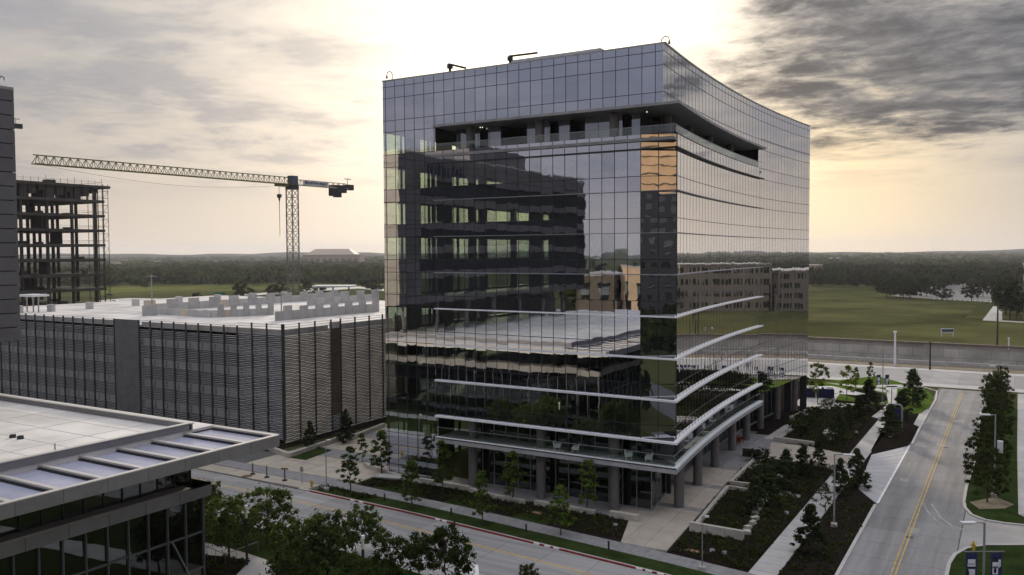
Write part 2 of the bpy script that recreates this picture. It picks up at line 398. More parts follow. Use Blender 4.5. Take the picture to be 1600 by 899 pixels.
# entry court left of the office
ec = struct('entry_court', MB().prism([(-90, 71.1), (-69.7, 70.75), (-68.4, 74.0), (-66.8, 80.2), (-66.8, 108), (-86.2, 108), (-86.2, 84), (-90, 84)], -0.05, 0.045), M_JOINT)
for i in range(6):
    for j in range(8):
        x0 = -85.9+i*3.15; y0 = 76.2+j*3.9
        piece('paving_slab', M_PAVER if j in (2, 5) else M_TAN, ec, (x0+1.55, y0+1.9, 0.03), (3.08, 3.82, 0.07))
for i in range(7):
    x0 = -89.6+i*2.8
    piece('paving_slab', M_TAN, ec, (x0+1.36, 72.35, 0.03), (2.74, 2.3, 0.07))
for i in range(12):
    x0 = -89.6+i*1.65
    piece('paver_band', M_PAVER, ec, (x0+.8, 74.83, 0.032), (1.6, 2.5, 0.07))

# ---- side road to the right of the office
sr_ = struct('side_road', MB().prism([(-12.7, -60), (-4.3, -60), (-4.3, 186), (-13.2, 186)], -0.1, 0.012), M_JOINT)
for i in range(32):
    for j in range(2):
        y0 = 45+i*4.4; x0 = -12.66 + j*4.16
        piece('slab', M_CONCS, sr_, (x0+2.06, y0+2.19, 0.005), (4.12, 4.36, 0.05))
for dx in (-.17, .17):
    a = G(1397, 899); b = G(1503, 615)
    MB().strip([(a[0]+dx-.06, 30), (b[0]+dx-.06, b[1])], [(a[0]+dx+.06, 30), (b[0]+dx+.06, b[1])], 0.02, 0.036).build('yellow_line', M_YEL, sr_)
M_MARK = pm('tyre_mark', (0.33, 0.325, 0.32), .8, var=.3, scale=1.5)
tp = P((1440, 786), (1452, 806), (1470, 820), (1495, 828), (1530, 832))
for o_ in (0.0, .9):
    MB().strip([(x+o_, y) for x, y in tp], [(x+o_+.16, y+.1) for x, y in tp], .02, .0335).build('tyre_mark', M_MARK, sr_)
for px_, py_ in ((1478, 700), (1420, 840), (1390, 715)):
    q = G(px_, py_); MB().cyl((q[0], q[1], .0), (q[0], q[1], .034), .42, .42, 18).build('manhole_lid', M_JOINT, sr_)
for k_ in range(5):
    piece('patch', M_CONC, sr_, (random.uniform(-11.5, -5.5), 72+k_*19+random.uniform(-4, 4), .018), (random.uniform(.8, 2.0), random.uniform(1, 3.0), .026))
# junction sweep on the right and lot entrance
struct('lot_entrance', MB().prism([(-4.28, 76), (-4.28, 103), (40, 103), (40, 76)], -0.1, 0.028), M_CONC)
# paver lay-by
lb = struct('lay_by', MB().prism(P((1340, 764), (1370, 788), (1421, 697), (1362, 711)), -0.04, 0.034), M_WALK)
pa, pb = G(1340, 764), G(1362, 711); pc, pd = G(1371, 787), G(1421, 697)
for i in range(11):
    t0, t1 = i/11, (i+.9)/11
    q = [lerp(np.array(pa), np.array(pb), t0), lerp(np.array(pc), np.array(pd), t0), lerp(np.array(pc), np.array(pd), t1), lerp(np.array(pa), np.array(pb), t1)]
    MB().prism([tuple(x) for x in q], 0.0, 0.046).build('paver_row', pm('pale_paver', (0.40, 0.40, 0.42), 0.8, var=0.1, scale=2), lb)
MB().strip([(pc[0]-.1, pc[1]), (pd[0]-.1, pd[1])], [(pc[0]+.12, pc[1]), (pd[0]+.12, pd[1])], 0.0, 0.055).build('white_edge', M_WHITEP, lb)
sheet('kerb_return', P((1418, 692), (1440, 668), (1452, 640), (1440, 640), (1425, 668)), 0.03, M_WALK)
# kerbs along the side road
def kerb(name, pts, w=0.3, h=0.15, mat=M_KERB):
    m = MB()
    for a, b in zip(pts, pts[1:]): m.bar((a[0], a[1], h/2), (b[0], b[1], h/2), w, h)
    return struct(name, m, mat)
kerb('side_kerb', [(-12.55, 40), (-12.75, 97)])
kerb('side_kerb', P((1425, 695), (1436, 672), (1448, 650)))
kerb('side_kerb', P((1448, 650), (1462, 625), (1464, 612), (1440, 605), (1420, 604)))
rk = P((1533, 640), (1523, 720), (1510, 762), (1506, 785), (1508, 795), (1518, 806), (1540, 814), (1570, 819), (1600, 822))
kerb('median_kerb', rk)
kerb('corner_kerb', P((1478, 905), (1483, 882), (1492, 868), (1510, 858), (1540, 853), (1600, 853)))
sheet('median_lawn', P((1533, 640), (1523, 720), (1510, 762), (1506, 785), (1508, 795), (1518, 806), (1540, 814), (1570, 819), (1602, 822), (1602, 810), (1591, 805), (1589, 700), (1590, 640)), 0.10, M_LAWN)
sheet('median_dirt', P((1515, 786), (1556, 778), (1585, 790), (1570, 796), (1530, 797)), 0.106, M_DIRT)
sheet('parking_apron', [(0.25, 101), (60, 101), (60, 186), (0.25, 186)], 0.05, M_WALK)
sheet('corner_lawn', P((1478, 905), (1483, 882), (1492, 868), (1510, 858), (1540, 853), (1610, 853), (1640, 905)), 0.10, M_LAWN)
# sidewalk between bed and road: slabs
swl = lambda y: G(1165, 899)[0] + 0.3*0 + (-18.93+19.31)*(y-70.5)/74
sw = struct('side_walk', MB().prism([(-19.4, 40), (-17.15, 40), (-16.5, 150), (-18.95, 150)], -0.05, 0.055), M_JOINT)
for i in range(54):
    y0 = 42+i*2.0; e = (y0-40)/110
    piece('slab', M_WALK, sw, (lerp(-18.27, -17.72, e), y0+.98, 0.04), (lerp(2.2, 2.4, e), 1.95, 0.06))
# planting beds right of the office
sheet('block_soil', [(-36.4, 72.2), (-19.4, 69), (-12.7, 69), (-12.9, 150), (-20, 183), (-66, 183), (-66, 148), (-36.4, 148)], 0.02, M_MULCH)
plz = struct('plaza', MB().prism([(-36.5, 84), (-32.3, 72.5)] + P((1040, 865), (1108, 788), (1175, 715), (1215, 688)) + [(-27.5, 128), (-36.5, 128)], -0.05, 0.05), M_JOINT)
edge = [G(1040, 865), G(1108, 788), G(1140, 752), G(1175, 715)]
def ex(y):
    e = sorted([(b, a) for a, b in edge]); return path_at(e, y)
CY = [85.9, 95.3, 104.4, 114.4, 122, 130.6, 139.5, 147.6]
ys = [72.6, 79.0, 85.3, 86.5, 94.6, 96.0, 103.8, 105.2]
for k, (y0, y1) in enumerate(zip(ys, ys[1:])):
    band = k in (2, 4, 6)
    nx = 4 if not band else 6
    for i in range(nx):
        xa = lambda y: lerp(-36.0, ex(y)-.03, i/nx); xb = lambda y: lerp(-36.0, ex(y)-.03, (i+1)/nx)-.04
        MB().prism([(xa(y0), y0), (xb(y0), y0), (xb(y1), y1-.04), (xa(y1), y1-.04)], 0.0, 0.075).build('paving_slab', M_PAVER if band else M_TAN, plz)
for j in range(6):
    y0 = 105.2+j*3.5
    for i in range(5):
        x0 = -36+i*2.0
        if x0+1.9 > -27: continue
        piece('paver', M_PAVER, plz, (x0+.98, y0+1.73, 0.04), (1.95, 3.45, 0.07))
bed = [G(1050, 862), G(1165, 893), G(1210, 845), (-19.55, 95), (-19.4, 112.5), (-26.6, 111), G(1178, 715), G(1108, 790)]
sheet('planting_bed', bed, 0.07, M_MULCH)
sheet('planting_bed', P((1210, 690), (1218, 684), (1290, 622), (1366, 646), (1330, 690), (1318, 712), (1285, 702)), 0.07, M_MULCH)
sheet('planting_bed', P((1165, 690), (1250, 626), (1285, 628), (1205, 684)), 0.065, M_MULCH)
sheet('planting_bed', [(-16.95, 40), (-12.85, 40), (-12.9, 97.5)] + P((1340, 764), (1325, 780)) + [(-16.75, 97)], 0.07, M_MULCH)
sheet('planting_bed', P((1360, 706), (1385, 660), (1400, 652), (1437, 668), (1425, 692), (1385, 705)), 0.07, M_MULCH)
sheet('planting_bed', P((1320, 618), (1370, 632), (1388, 626), (1382, 616), (1340, 608)), 0.07, M_MULCH)
cp_ = sheet('cross_path', P((1205, 692), (1262, 698), (1300, 706), (1335, 712), (1315, 738), (1270, 728), (1200, 716)), 0.078, M_TAN)
sheet('cross_path', P((1212, 765), (1245, 772), (1243, 780), (1205, 772)), 0.078, M_PAVER)
sheet('bed_path', P((1194, 686), (1240, 656), (1250, 660), (1213, 688)), 0.08, M_WALK)
# lawns and walks at the far end of the block
sheet('far_lawn', P((1262, 600), (1370, 588), (1450, 610), (1462, 628), (1440, 646), (1395, 650), (1385, 634), (1335, 628), (1262, 622)), 0.06, M_LAWN_LIT)
for q in (((1252, 622), (1312, 616), (1296, 640), (1262, 640), (1240, 632)), ((1262, 607), (1300, 604), (1352, 616), (1345, 619), (1262, 612)),
          ((1290, 599), (1360, 604), (1390, 612), (1383, 614), (1340, 606)), ((1384, 604), (1402, 604), (1400, 640), (1392, 660), (1362, 652), (1388, 632)),
          ((1370, 602), (1425, 602), (1425, 606), (1370, 606)), ((1300, 630), (1340, 632), (1330, 638), (1296, 636))):
    sheet('far_walk', P(*q), 0.085, M_WALK)
# frontage road across the end, verge and trench of the sunken highway
fr = struct('frontage_road', MB().prism([(-400, 186), (400, 190), (400, 219), (-400, 213)], -0.1, 0.02), M_WALK)
for k in range(40):
    piece('slab', M_CONCF, fr, (-98+k*5, 202.5, 0.0), (4.95, 20, 0.07))
sheet('highway_verge', [(-400, 213.2), (400, 219.2), (400, 227), (-400, 227)], 0.05, M_DIRT)
struct('highway_floor', MB().box(-900, 900, 227.5, 270.5, -8.2, -7.95), M_CONC)
rw = thing('retaining_wall', 'grey panelled retaining wall along the far side of the sunken highway', 'wall', (0, 271, -8))
MB().box(-500, 500, 270.3, 271.2, -8.0, 0.3).build('core_wall', pm('wall_concrete', (0.30, 0.27, 0.24), 0.85, var=0.2, scale=0.15), rw)
M_PANEL = pm('wall_panel', (0.36, 0.335, 0.31), 0.85, var=0.22, scale=0.12, fine=0.06)
for i in range(34):
    for j in range(3):
        piece('panel', M_PANEL, rw, (-64+i*4.0+(j % 2)*2, 270.22, -7.0+j*2.45), (3.9, 0.24+0.05*random.random(), 2.38))
MB().box(-500, 500, 269.9, 271.4, 0.3, 0.75).build('coping', pm('coping_brown', (0.13, 0.10, 0.085), 0.85, var=0.2), rw)
br = thing('roadside_barrier', 'low pale concrete barrier beside the frontage road', 'barrier', (-20, 224, 0))
for i in range(26):
    piece('barrier_block', M_KERB, br, (-70+i*3.6, 223.0+i*.05, 0.45), (3.4, 0.45, 0.9))
# broad green field and bare patches
field = struct('field', MB().prism([(-300, 276), (2, 276), (2, 384), (-18, 384), (-17, 470), (-40, 520), (-75, 520), (-128, 640), (-300, 640)], -0.05, 0.05), M_FIELD)
struct('field', MB().prism([(2.2, 276), (400, 276), (400, 383), (2.2, 383)], -0.05, 0.05), M_FIELD)
lot = struct('parking_lot', MB().prism(P((1392, 463), (1600, 476), (1640, 476), (1640, 446), (1500, 444), (1440, 450)), -0.05, 0.06), pm('lot_concrete', (0.20, 0.195, 0.19), .85, var=.2, scale=.1, spec=0.0))
for i in range(15):
    a = G(1460+i*8, 467.5+i*.35); MB().obox((a[0], a[1], 0.068), (0.25, 9, 0.01)).build('stall_line', M_WHITEP, lot)
sheet('drive', P((1535, 501), (1552, 479), (1566, 480), (1566, 501), (1600, 503), (1600, 505)), 0.064, M_WALK)
# left: fields and roads beyond the garage
struct('meadow', MB().prism(P((150, 462), (600, 447), (600, 441), (150, 446)), -0.05, 0.05), pm('meadow_grass', (0.10, 0.105, 0.035), 0.95, var=0.3, scale=0.02, fine=0.15, spec=0.0))
struct('meadow', MB().prism(P((180, 412), (470, 411), (470, 405), (230, 406)), -0.05, 0.05), pm('meadow_pale', (0.2, 0.19, 0.11), 0.95, var=0.2, scale=0.01, spec=0.0))
sheet('country_road', P((150, 470), (200, 466), (300, 468), (420, 457), (440, 455), (440, 458), (300, 472), (150, 478)), 0.06, M_WALK)
sheet('country_road', P((470, 452), (560, 448), (600, 452), (600, 455), (560, 451), (480, 456)), 0.06, M_WALK)

# ================================================================== office building
M_VIS = glass('vision_glass', 0.55, (0.93, 0.96, 0.87), None, (0.84, 0.87, 0.96), wave=0.0045, wscale=0.45)
VAR = {}
VAR['vision_glass'] = [M_VIS, M_VIS, glass('vision_glass_b', 0.45, (0.90, 0.94, 0.84), None, (0.82, 0.86, 0.95), wave=0.006), glass('vision_glass_c', 0.54, (0.85, 0.9, 0.8), None, (0.85, 0.88, 0.97), wave=0.005, wscale=.7)]
M_SPA = glass('spandrel_glass', 0.62, None, (0.012, 0.013, 0.016), (0.84, 0.87, 0.96), wave=0.004, wscale=0.45)
VAR['spandrel_glass'] = [M_SPA, M_SPA, glass('spandrel_glass_b', 0.58, None, (0.015, 0.016, 0.018), (0.83, 0.86, 0.95), wave=0.005), glass('spandrel_glass_c', 0.66, None, (0.012, 0.013, 0.016), (0.85, 0.88, 0.97), wave=0.0045)]
M_SIDE = glass('side_glass', 0.80, None, (0.012, 0.013, 0.014), (0.99, 0.975, 0.96), wave=0.006, wscale=0.3)
M_SIDEV = glass('side_vision', 0.78, (0.6, 0.64, 0.56), None, (0.99, 0.975, 0.96), wave=0.006, wscale=0.3)
M_LOW = glass('ground_glass', 0.13, (0.20, 0.23, 0.22), None, (0.8, 0.85, 0.85), wave=0.01)
M_CLEAR = glass('clear_glass', 0.07, (0.86, 0.90, 0.88), None, (0.9, 0.95, 0.95))
ob = thing('office_building', 'tall glass office tower with white fins, curved side and open upper terrace', 'building', (-48, 110, 0))
XW, XE, YF, YB, ZT = -66.06, -30.35, 80.55, 147.0, 47.85
YBAY, YFIN = 80.27, 79.92
side = quadfit([(80.1, -30.35), (115.5, -31.95), (147.0, -30.05)])
bay = quadfit([(79.9, -29.20), (101, -31.15), (122.5, -31.66)])
Z = [8.2+4.19*k for k in range(9)]
mull = [-65.62-0.0+1.4285*i for i in range(25)]            # -65.62 ... -31.3
mull = [XW] + [x for x in mull if x < -31.0] + [-30.35]
def tilt(s=0.07): return (R(random.gauss(0, s)), 0.0, R(random.gauss(0, s)))
rest = MB(); npane = 0
def pane(x0, x1, y, z0, z1, mat, single):
    global npane
    g_ = 0.025
    c = ((x0+x1)/2, y, (z0+z1)/2); size = (x1-x0-2*g_, 0.03, z1-z0-2*g_)
    if single and npane < 300:
        npane += 1; piece('pane', VAR[mat.name][random.randrange(4)], ob, c, size, tilt())
    else:
        a = tilt()
        M = Matrix.Translation(c) @ Matrix.Rotation(a[2], 4, 'Z') @ Matrix.Rotation(a[0], 4, 'X'); rest.mbox(M, *size)
BX0 = -58.3
bm = [x for x in mull if BX0-.2 < x < -32.0] ; bm = [BX0] + bm[1:]; CH0 = (bm[-1], YBAY); CH1 = (-29.42, 81.45)
# bay: vision rows then spandrels
for k in range(1, 8):
    for a, b in zip(bm, bm[1:]): pane(a, b, YBAY, Z[k]-2.68, Z[k], M_VIS, True)
lm = [x for x in mull if x < BX0+.1]; lm[-1] = BX0
for k in range(0, 9):
    for a, b in zip(lm, lm[1:]): pane(a, b, YF, Z[k]-2.68, Z[k], M_VIS, True)
for a, b in zip(mull, mull[1:]): pane(a, b, YF, 43.1, 45.75, M_SPA, True)
for k in (7, 6, 5, 4, 3):
    for a, b in zip(bm, bm[1:]): pane(a, b, YBAY, Z[k], Z[k]+1.51, M_SPA, True)
for k in range(2, -1, -1):
    for a, b in zip(bm, bm[1:]): pane(a, b, YBAY, Z[k], Z[k]+1.51, M_SPA, False)
for k in range(0, 9):
    for a, b in zip(lm, lm[1:]): pane(a, b, YF, Z[k], min(Z[k]+1.51, 43.1), M_SPA, False)
for z0, z1 in ((0.1, 1.35), (1.35, 4.0), (4.0, 5.52)):
    for a, b in zip(lm, lm[1:]): pane(a, b, YF, z0, z1, M_SPA, False)
um = [x for x in mull if x > BX0-.1]; um[0] = BX0
for a, b in zip(um, um[1:]): pane(a, b, YF, 41.95, 43.1, M_SPA, False)
for a, b in zip(mull, mull[1:]):
    pane(a, b, YF, 45.75, 47.1, M_SPA, False); pane(a, b, YF, 47.1, 47.82, M_SPA, False)
rest.build('spandrel_glass', M_SPA, ob, kind='stuff')
# the last two columns turn towards the curved side
can = math.atan2(CH1[1]-CH0[1], CH1[0]-CH0[0]); cl_ = math.hypot(CH1[0]-CH0[0], CH1[1]-CH0[1])
for k in range(8):
    for z0, z1, mt in ((Z[k]-2.68, Z[k], M_SPA), (Z[k], Z[k]+1.51, VAR['spandrel_glass'][2])):
        if k == 0 and mt is M_SPA: continue
        for t in (.25, .75):
            piece('corner_pane', mt, ob, (lerp(CH0[0], CH1[0], t), lerp(CH0[1], CH1[1], t), (z0+z1)/2), (cl_/2-.05, .03, z1-z0-.05), (R(random.gauss(0, .05)), 0, can+R(random.gauss(0, .1))))
for t in (0, .5, 1): piece('mullion', M_DARKM, ob, (lerp(CH0[0], CH1[0], t), lerp(CH0[1], CH1[1], t), (Z[0]+39.04)/2), (.07, .07, 39.04-Z[0]))
# mullion lines
for x in mull[1:-1]:
    if x < BX0: piece('mullion', M_DARKM, ob, (x, YF-.005, ZT/2), (0.055, 0.06, ZT-.2))
    else: piece('mullion', M_DARKM, ob, (x, YF-.005, 44.9), (0.055, 0.06, 5.8))
for x in bm[1:-1]: piece('mullion', M_DARKM, ob, (x, YBAY-.005, (Z[0]+39.04)/2), (0.055, 0.06, 39.04-Z[0]))
tr = MB()
for z in [Z[k]-2.68 for k in range(1, 8)]+[Z[k] for k in range(0, 8)]: tr.box(BX0, CH0[0], YBAY-.03, YBAY+.03, z-.03, z+.03)
for z in [Z[k]-2.68 for k in range(9)]+[Z[k] for k in range(9)]+[1.35, 4.0]: tr.box(XW, BX0, YF-.03, YF+.03, z-.03, z+.03)
for z in (43.1, 45.75, 47.1): tr.box(XW, XE, YF-.03, YF+.03, z-.03, z+.03)
tr.build('transoms', M_DARKM, ob, kind='stuff')
# curved side: panes joined (too many and too narrow to pick apart)
sv = MB(); ss_ = MB(); sm = MB()
def sidepane(mb, fn, y0, y1, z0, z1):
    x0, x1 = fn(y0), fn(y1); c = ((x0+x1)/2, (y0+y1)/2, (z0+z1)/2)
    a = math.atan2(y1-y0, x1-x0) - math.pi/2
    M = Matrix.Translation(c) @ Matrix.Rotation(a+R(random.gauss(0, .05)), 4, 'Z') @ Matrix.Rotation(R(random.gauss(0, .05)), 4, 'Y')
    mb.mbox(M, 0.03, math.hypot(x1-x0, y1-y0)-.05, z1-z0-.05)
ycol = [80.1+1.4233*i for i in range(48)]
for i in range(47):
    y0, y1 = ycol[i], ycol[i+1]
    top = [(43.1, 45.75), (45.75, 47.1), (47.1, 47.82)]
    for z0, z1 in top: sidepane(ss_, side, y0, y1, z0, z1)
    if y1 < 122.6:
        sidepane(ss_, side, y0, y1, 41.95, 43.1)
        for k in range(8 if i else 0):
            sidepane(ss_, bay, y0, y1, Z[k], Z[k]+1.51)
            if k: sidepane(sv, bay, y0, y1, Z[k]-2.68, Z[k])
    else:
        for k in range(9):
            sidepane(ss_, side, y0, y1, Z[k], Z[k]+(1.51 if k < 8 else 1.38))
            sidepane(sv, side, y0, y1, Z[k]-(2.68 if k else 1.7), Z[k])
sv.build('side_vision_glass', M_SIDEV, ob, kind='stuff'); ss_.build('side_spandrel_glass', M_SIDE, ob, kind='stuff')
for y in ycol[1:-1]:
    if y < 122.5: sm.box(bay(y)-.03, bay(y)+.03, y-.013, y+.013, Z[0], 39.04); sm.box(side(y)-.03, side(y)+.03, y-.013, y+.013, 41.95, ZT)
    else: sm.box(side(y)-.03, side(y)+.03, y-.013, y+.013, 6.6, ZT)
def curve_pts(fn, y0, y1, n=26, off=0.0): return [(fn(lerp(y0, y1, i/n))+off, lerp(y0, y1, i/n)) for i in range(n+1)]
for z in (43.1, 45.75, 47.1): sm.strip(curve_pts(side, 80.2, 147, off=.035), curve_pts(side, 80.2, 147, off=-.03), z-.03, z+.03)
for k in range(9):
    sm.strip(curve_pts(side, 122.6, 147, off=.035), curve_pts(side, 122.6, 147, off=-.03), Z[k]-.03, Z[k]+.03)
    sm.strip(curve_pts(side, 122.6, 147, off=.035), curve_pts(side, 122.6, 147, off=-.03), Z[k]+1.48, Z[k]+1.54)
    if 0 < k < 8: sm.strip(curve_pts(bay, 80.4, 122.5, off=.035), curve_pts(bay, 80.4, 122.5, off=-.03), Z[k]-2.71, Z[k]-2.65)
sm.build('side_mullions', pm('side_mullion', (0.10, 0.10, 0.105), .5, .3), ob, kind='stuff')
# fins wrap the corner
def wrap(out, inn, z0, z1, yend=122.5):
    A = [(BX0, YFIN)] + [(bay(YFIN)+out, YFIN)] + curve_pts(bay, 81, yend, 26, out)
    B = [(BX0, YBAY+inn)] + [(bay(YFIN)-inn, YBAY+inn)] + curve_pts(bay, 81, yend, 26, -inn)
    return MB().strip(A, B, z0, z1)
for k in range(8):
    th = (0.22, 0.19, 0.16, 0.12, 0.08, 0.06, 0.06, 0.12)[k]
    wrap(0.42, 0.05, Z[k]-th/2, Z[k]+th/2).build('fin', M_FIN if k < 4 else (pm('fin_shaded', (0.30, 0.31, 0.34), 0.4, 0.3) if k < 7 else M_DARKM), ob)  # upper fins darker: underside shade and deck shadow gap put into the colour
# soffit visor over the terrace
SOF = MB().strip([(BX0+.3, YFIN-.35)] + [(bay(YFIN)+.75, YFIN-.35)] + curve_pts(bay, 81, 122.6, 26, .7), [(BX0+.3, 86)] + [(-36, 86)] + curve_pts(bay, 86.5, 122.6, 26, -5.5), 41.66, 41.93)
SOF.build('terrace_soffit', pm('soffit_grey', (0.30, 0.30, 0.31), 0.5, 0.3), ob)
wrap(0.0, 6.0, 38.3, 38.6).build('terrace_deck', pm('deck', (0.25, 0.25, 0.25), 0.8), ob)
# terrace back wall, side cheeks and columns
M_TERR = glass('terrace_glass', 0.30, (0.25, 0.28, 0.28), None, (0.8, 0.84, 0.92))
M_LIT = bpy.data.materials.new('lit_lamp'); M_LIT.use_nodes = True; M_LIT.node_tree.nodes['Principled BSDF'].inputs['Emission Color'].default_value = (1, .9, .7, 1); M_LIT.node_tree.nodes['Principled BSDF'].inputs['Emission Strength'].default_value = 1.6
tw = [(-57.2, 'g'), (-51.0, 'd'), (-47.6, 'g'), (-42.2, 'd'), (-40.4, 'g'), (-34.0, 'd')]
for i, (x, t_) in enumerate(tw):
    x1 = tw[i+1][0] if i+1 < len(tw) else -34.0
    if x1 <= x: continue
    yy = 83.2 if t_ == 'g' else 85.4
    n_ = max(1, round((x1-x)/1.45))
    for j in range(n_):
        a = lerp(x, x1, j/n_); b = lerp(x, x1, (j+1)/n_)
        piece('terrace_pane', M_TERR if t_ == 'g' else M_BLACK, ob, ((a+b)/2, yy, 40.15), (b-a-.06, .05, 3.05))
    if t_ == 'g':
        for xx in (x, x1): piece('cheek_wall', M_DARKM, ob, (xx, 84.3, 40.15), (.12, 2.2, 3.05))
for yy in np.arange(87, 121, 4.0):
    piece('terrace_pane', M_BLACK, ob, (side(yy+2)-4.4, yy+2, 40.15), (.06, 3.9, 3.05))
for px_ in (-34.6, -33.4, -32.0): piece('terrace_pane', M_TERR, ob, (px_, 86.2, 40.15), (1.0, .05, 3.05))
piece('cheek_wall', M_DARKM, ob, (-34.2, 122.4, 40.15), (4.8, .2, 3.05))
LC = [(-54.2, 81.75), (-45.0, 81.5), (-36.2, 81.5)]
col_m = MB().cyl((0, 0, 0), (0, 0, 1), .53, .53, 22).mesh('column', M_COLUMN, True)
def column(x, y, z0, z1, r=1.0):
    return add('column', col_m, ob, Matrix.Translation((x, y, z0)) @ Matrix.Diagonal((r, r, z1-z0, 1)))
for x, y in LC: column(x, y, 0, 8.15); column(x, y, 38.6, 41.7, .95)
RC = [G(1061, 793), G(1090, 758), G(1117, 730), G(1144, 704), G(1166, 688), G(1188, 670), G(1214, 655), G(1241, 643)]
for i, (x, y) in enumerate(RC):
    column(x, y, 0, 8.15 if i < 5 else 6.7)
    if i < 4: column(bay(y)-2.2, y, 38.6, 41.7, .95)
# second-floor balcony
bs = wrap(0.40, 4.2, 5.15, 5.72); bs.build('balcony_slab', pm('balcony_edge', (0.40, 0.40, 0.42), 0.45, 0.3), ob)
wrap(0.46, 0.0, 5.60, 5.80).build('balcony_cap', M_FIN, ob)
def rail(zd, h, y_end, group_z):
    pts = [(lerp(BX0+.2, -29.1, i/19), YFIN+.25) for i in range(20)] + [(bay(y)+.12, y) for y in np.linspace(80.4, y_end, 26)]
    for a, b in zip(pts, pts[1:]):
        d = Vector((b[0]-a[0], b[1]-a[1], 0))
        if d.length < .3: continue
        M = Matrix.Translation(((a[0]+b[0])/2, (a[1]+b[1])/2, zd+h/2)) @ Matrix.Rotation(math.atan2(d.y, d.x), 4, 'Z') @ Matrix.Diagonal((d.length-.03, .025, h, 1))
        add('rail_glass', unit(M_CLEAR), ob, M)
    m = MB()
    for a, b in zip(pts, pts[1:]): m.bar((a[0], a[1], zd+h), (b[0], b[1], zd+h), .06, .05)
    m.build('handrail', M_METAL, ob)
rail(5.8, 1.1, 122.2, 0); rail(39.04, 0.75, 122.2, 1)
# recessed ground and second floors
xin = quadfit([(83.1, -32.7), (112, -35.6), (147, -34.6)])
gx = [-55.3+1.615*i for i in range(15)]
for a, b in zip(gx, gx[1:]):
    piece('ground_pane', M_LOW, ob, ((a+b)/2, 83.1, 2.65), (b-a-.06, .04, 4.9)); piece('ground_pane', M_LOW, ob, ((a+b)/2, 83.1, 6.9), (b-a-.06, .04, 2.4))
    piece('mullion', M_METAL, ob, (a, 83.05, 4.1), (.07, .12, 8.1))
gy = [83.1+2.29*i for i in range(29)]
for a, b in zip(gy, gy[1:]):
    x0, x1 = xin(a), xin(b); an = math.atan2(b-a, x1-x0)-math.pi/2
    for z0, z1 in ((.25, 5.1), (5.75, 8.1)):
        if z0 > 1 and a > 121: z1 = 6.6
        M = Matrix.Translation(((x0+x1)/2, (a+b)/2, (z0+z1)/2)) @ Matrix.Rotation(an, 4, 'Z') @ Matrix.Diagonal((.04, b-a-.06, z1-z0, 1))
        add('ground_pane', unit(M_LOW), ob, M)
    piece('mullion', M_METAL, ob, (x0+.03, a, 3.3), (.1, .08, 6.6))
sb = MB().strip(curve_pts(xin, 83.0, 147, off=.12), curve_pts(xin, 83.0, 147, off=-.1), 0, .25); sb.box(-55.4, -32.6, 82.95, 83.2, 0, .25); sb.build('base_sill', M_METAL, ob)
# underside of the projecting floors
MB().prism([(BX0, YBAY+.1), (bay(80)-.1, YBAY+.1)] + curve_pts(bay, 82, 122.4, 14, -.1) + [(-40, 122.4), (-40, 90), (BX0, 90)], 8.18, 8.32).build('soffit', M_SLABIN, ob)
MB().prism(curve_pts(side, 122.4, 146.9, 12, -.05) + [(-42, 146.9), (-42, 122.4)], 6.55, 6.7).build('soffit', M_SLABIN, ob)
# floor plates and core inside
inner = [(XW+.35, YF+.35), (-33.2, YF+.35)] + curve_pts(bay, 84, 122, 12, -.8) + curve_pts(side, 124, 146.4, 6, -.4) + [(XW+.35, 146.4)]
for k in range(9):
    MB().prism(inner if k < 8 else [(XW+.4, YF+.4), (-36.5, YF+5.5)] + curve_pts(side, 88, 146.4, 12, -5.2) + [(XW+.4, 146.4)], Z[k]+.15, Z[k]+1.2).build('floor_plate', M_SLABIN, ob)
MB().box(-54, -41, 100, 132, 0, 47).build('core', M_BLACK, ob)
MB().box(-57.5, -33.2, 90.0, 90.4, 0.1, 8.1).build('lobby_wall', M_BLACK, ob)
MB().prism([(XW+.3, YF+.3), (XE-.3, YF+.3)] + curve_pts(side, 82, 146.6, 12, -.3) + [(XW+.3, 146.6)], 46.6, 46.9).build('roof', M_ROOF, ob)
cap = MB().strip([(XW, YF-.12), (XE+.14, YF-.12)] + curve_pts(side, 81.5, 147, 16, .12), [(XW, YF+.4), (XE-.4, YF+.4)] + curve_pts(side, 81.5, 147, 16, -.4), 47.82, 47.95)
cap.box(XW, XW+.4, YF, YB, 47.82, 47.95); cap.build('parapet_cap', M_METAL, ob)
# west and north walls: blinds drawn except where daylight shows through
opens = [(600, 626), (628, 634), (656, 668), (671, 674), (678, 682), (706, 713), (716, 731), (743, 747), (760, 797), (806, 826), (848, 874)]
oy = sorted((max(81.0, onX(a, 335, XW)[1]), min(146.5, onX(b, 335, XW)[1])) for a, b in opens)
wall = MB(); wg = MB()
for k in range(9):
    lo = Z[k]-2.68 if k else 0
    wall.box(XW, XW+.15, YF+.2, YB-.2, Z[k], Z[k]+1.51)
    c0 = YF+.2
    for a, b in oy:
        if a > c0: wall.box(XW, XW+.15, c0, a, lo, Z[k])
        wg.box(XW+.05, XW+.09, max(a, c0), b, lo, Z[k]); c0 = max(c0, b)
    wall.box(XW, XW+.15, c0, YB-.2, lo, Z[k])
wall.box(XW, XW+.15, YF+.2, YB, 43.1, 47.82)
for k in range(9):
    lo = Z[k]-2.68 if k else 0
    wall.box(XW+.2, -30.2, YB-.15, YB, Z[k], Z[k]+1.51); wall.box(XW+.2, -41, YB-.15, YB, lo, Z[k])
    for i in range(4):
        a = -40.6+i*2.6
        wall.box(a+1.5, a+2.6, YB-.15, YB, lo, Z[k])
wall.box(XW+.2, -30.2, YB-.15, YB, 43.1, 47.82)
wall.build('rear_walls', pm('rear_panel', (0.04, 0.042, 0.046), 0.4, 0.2), ob)
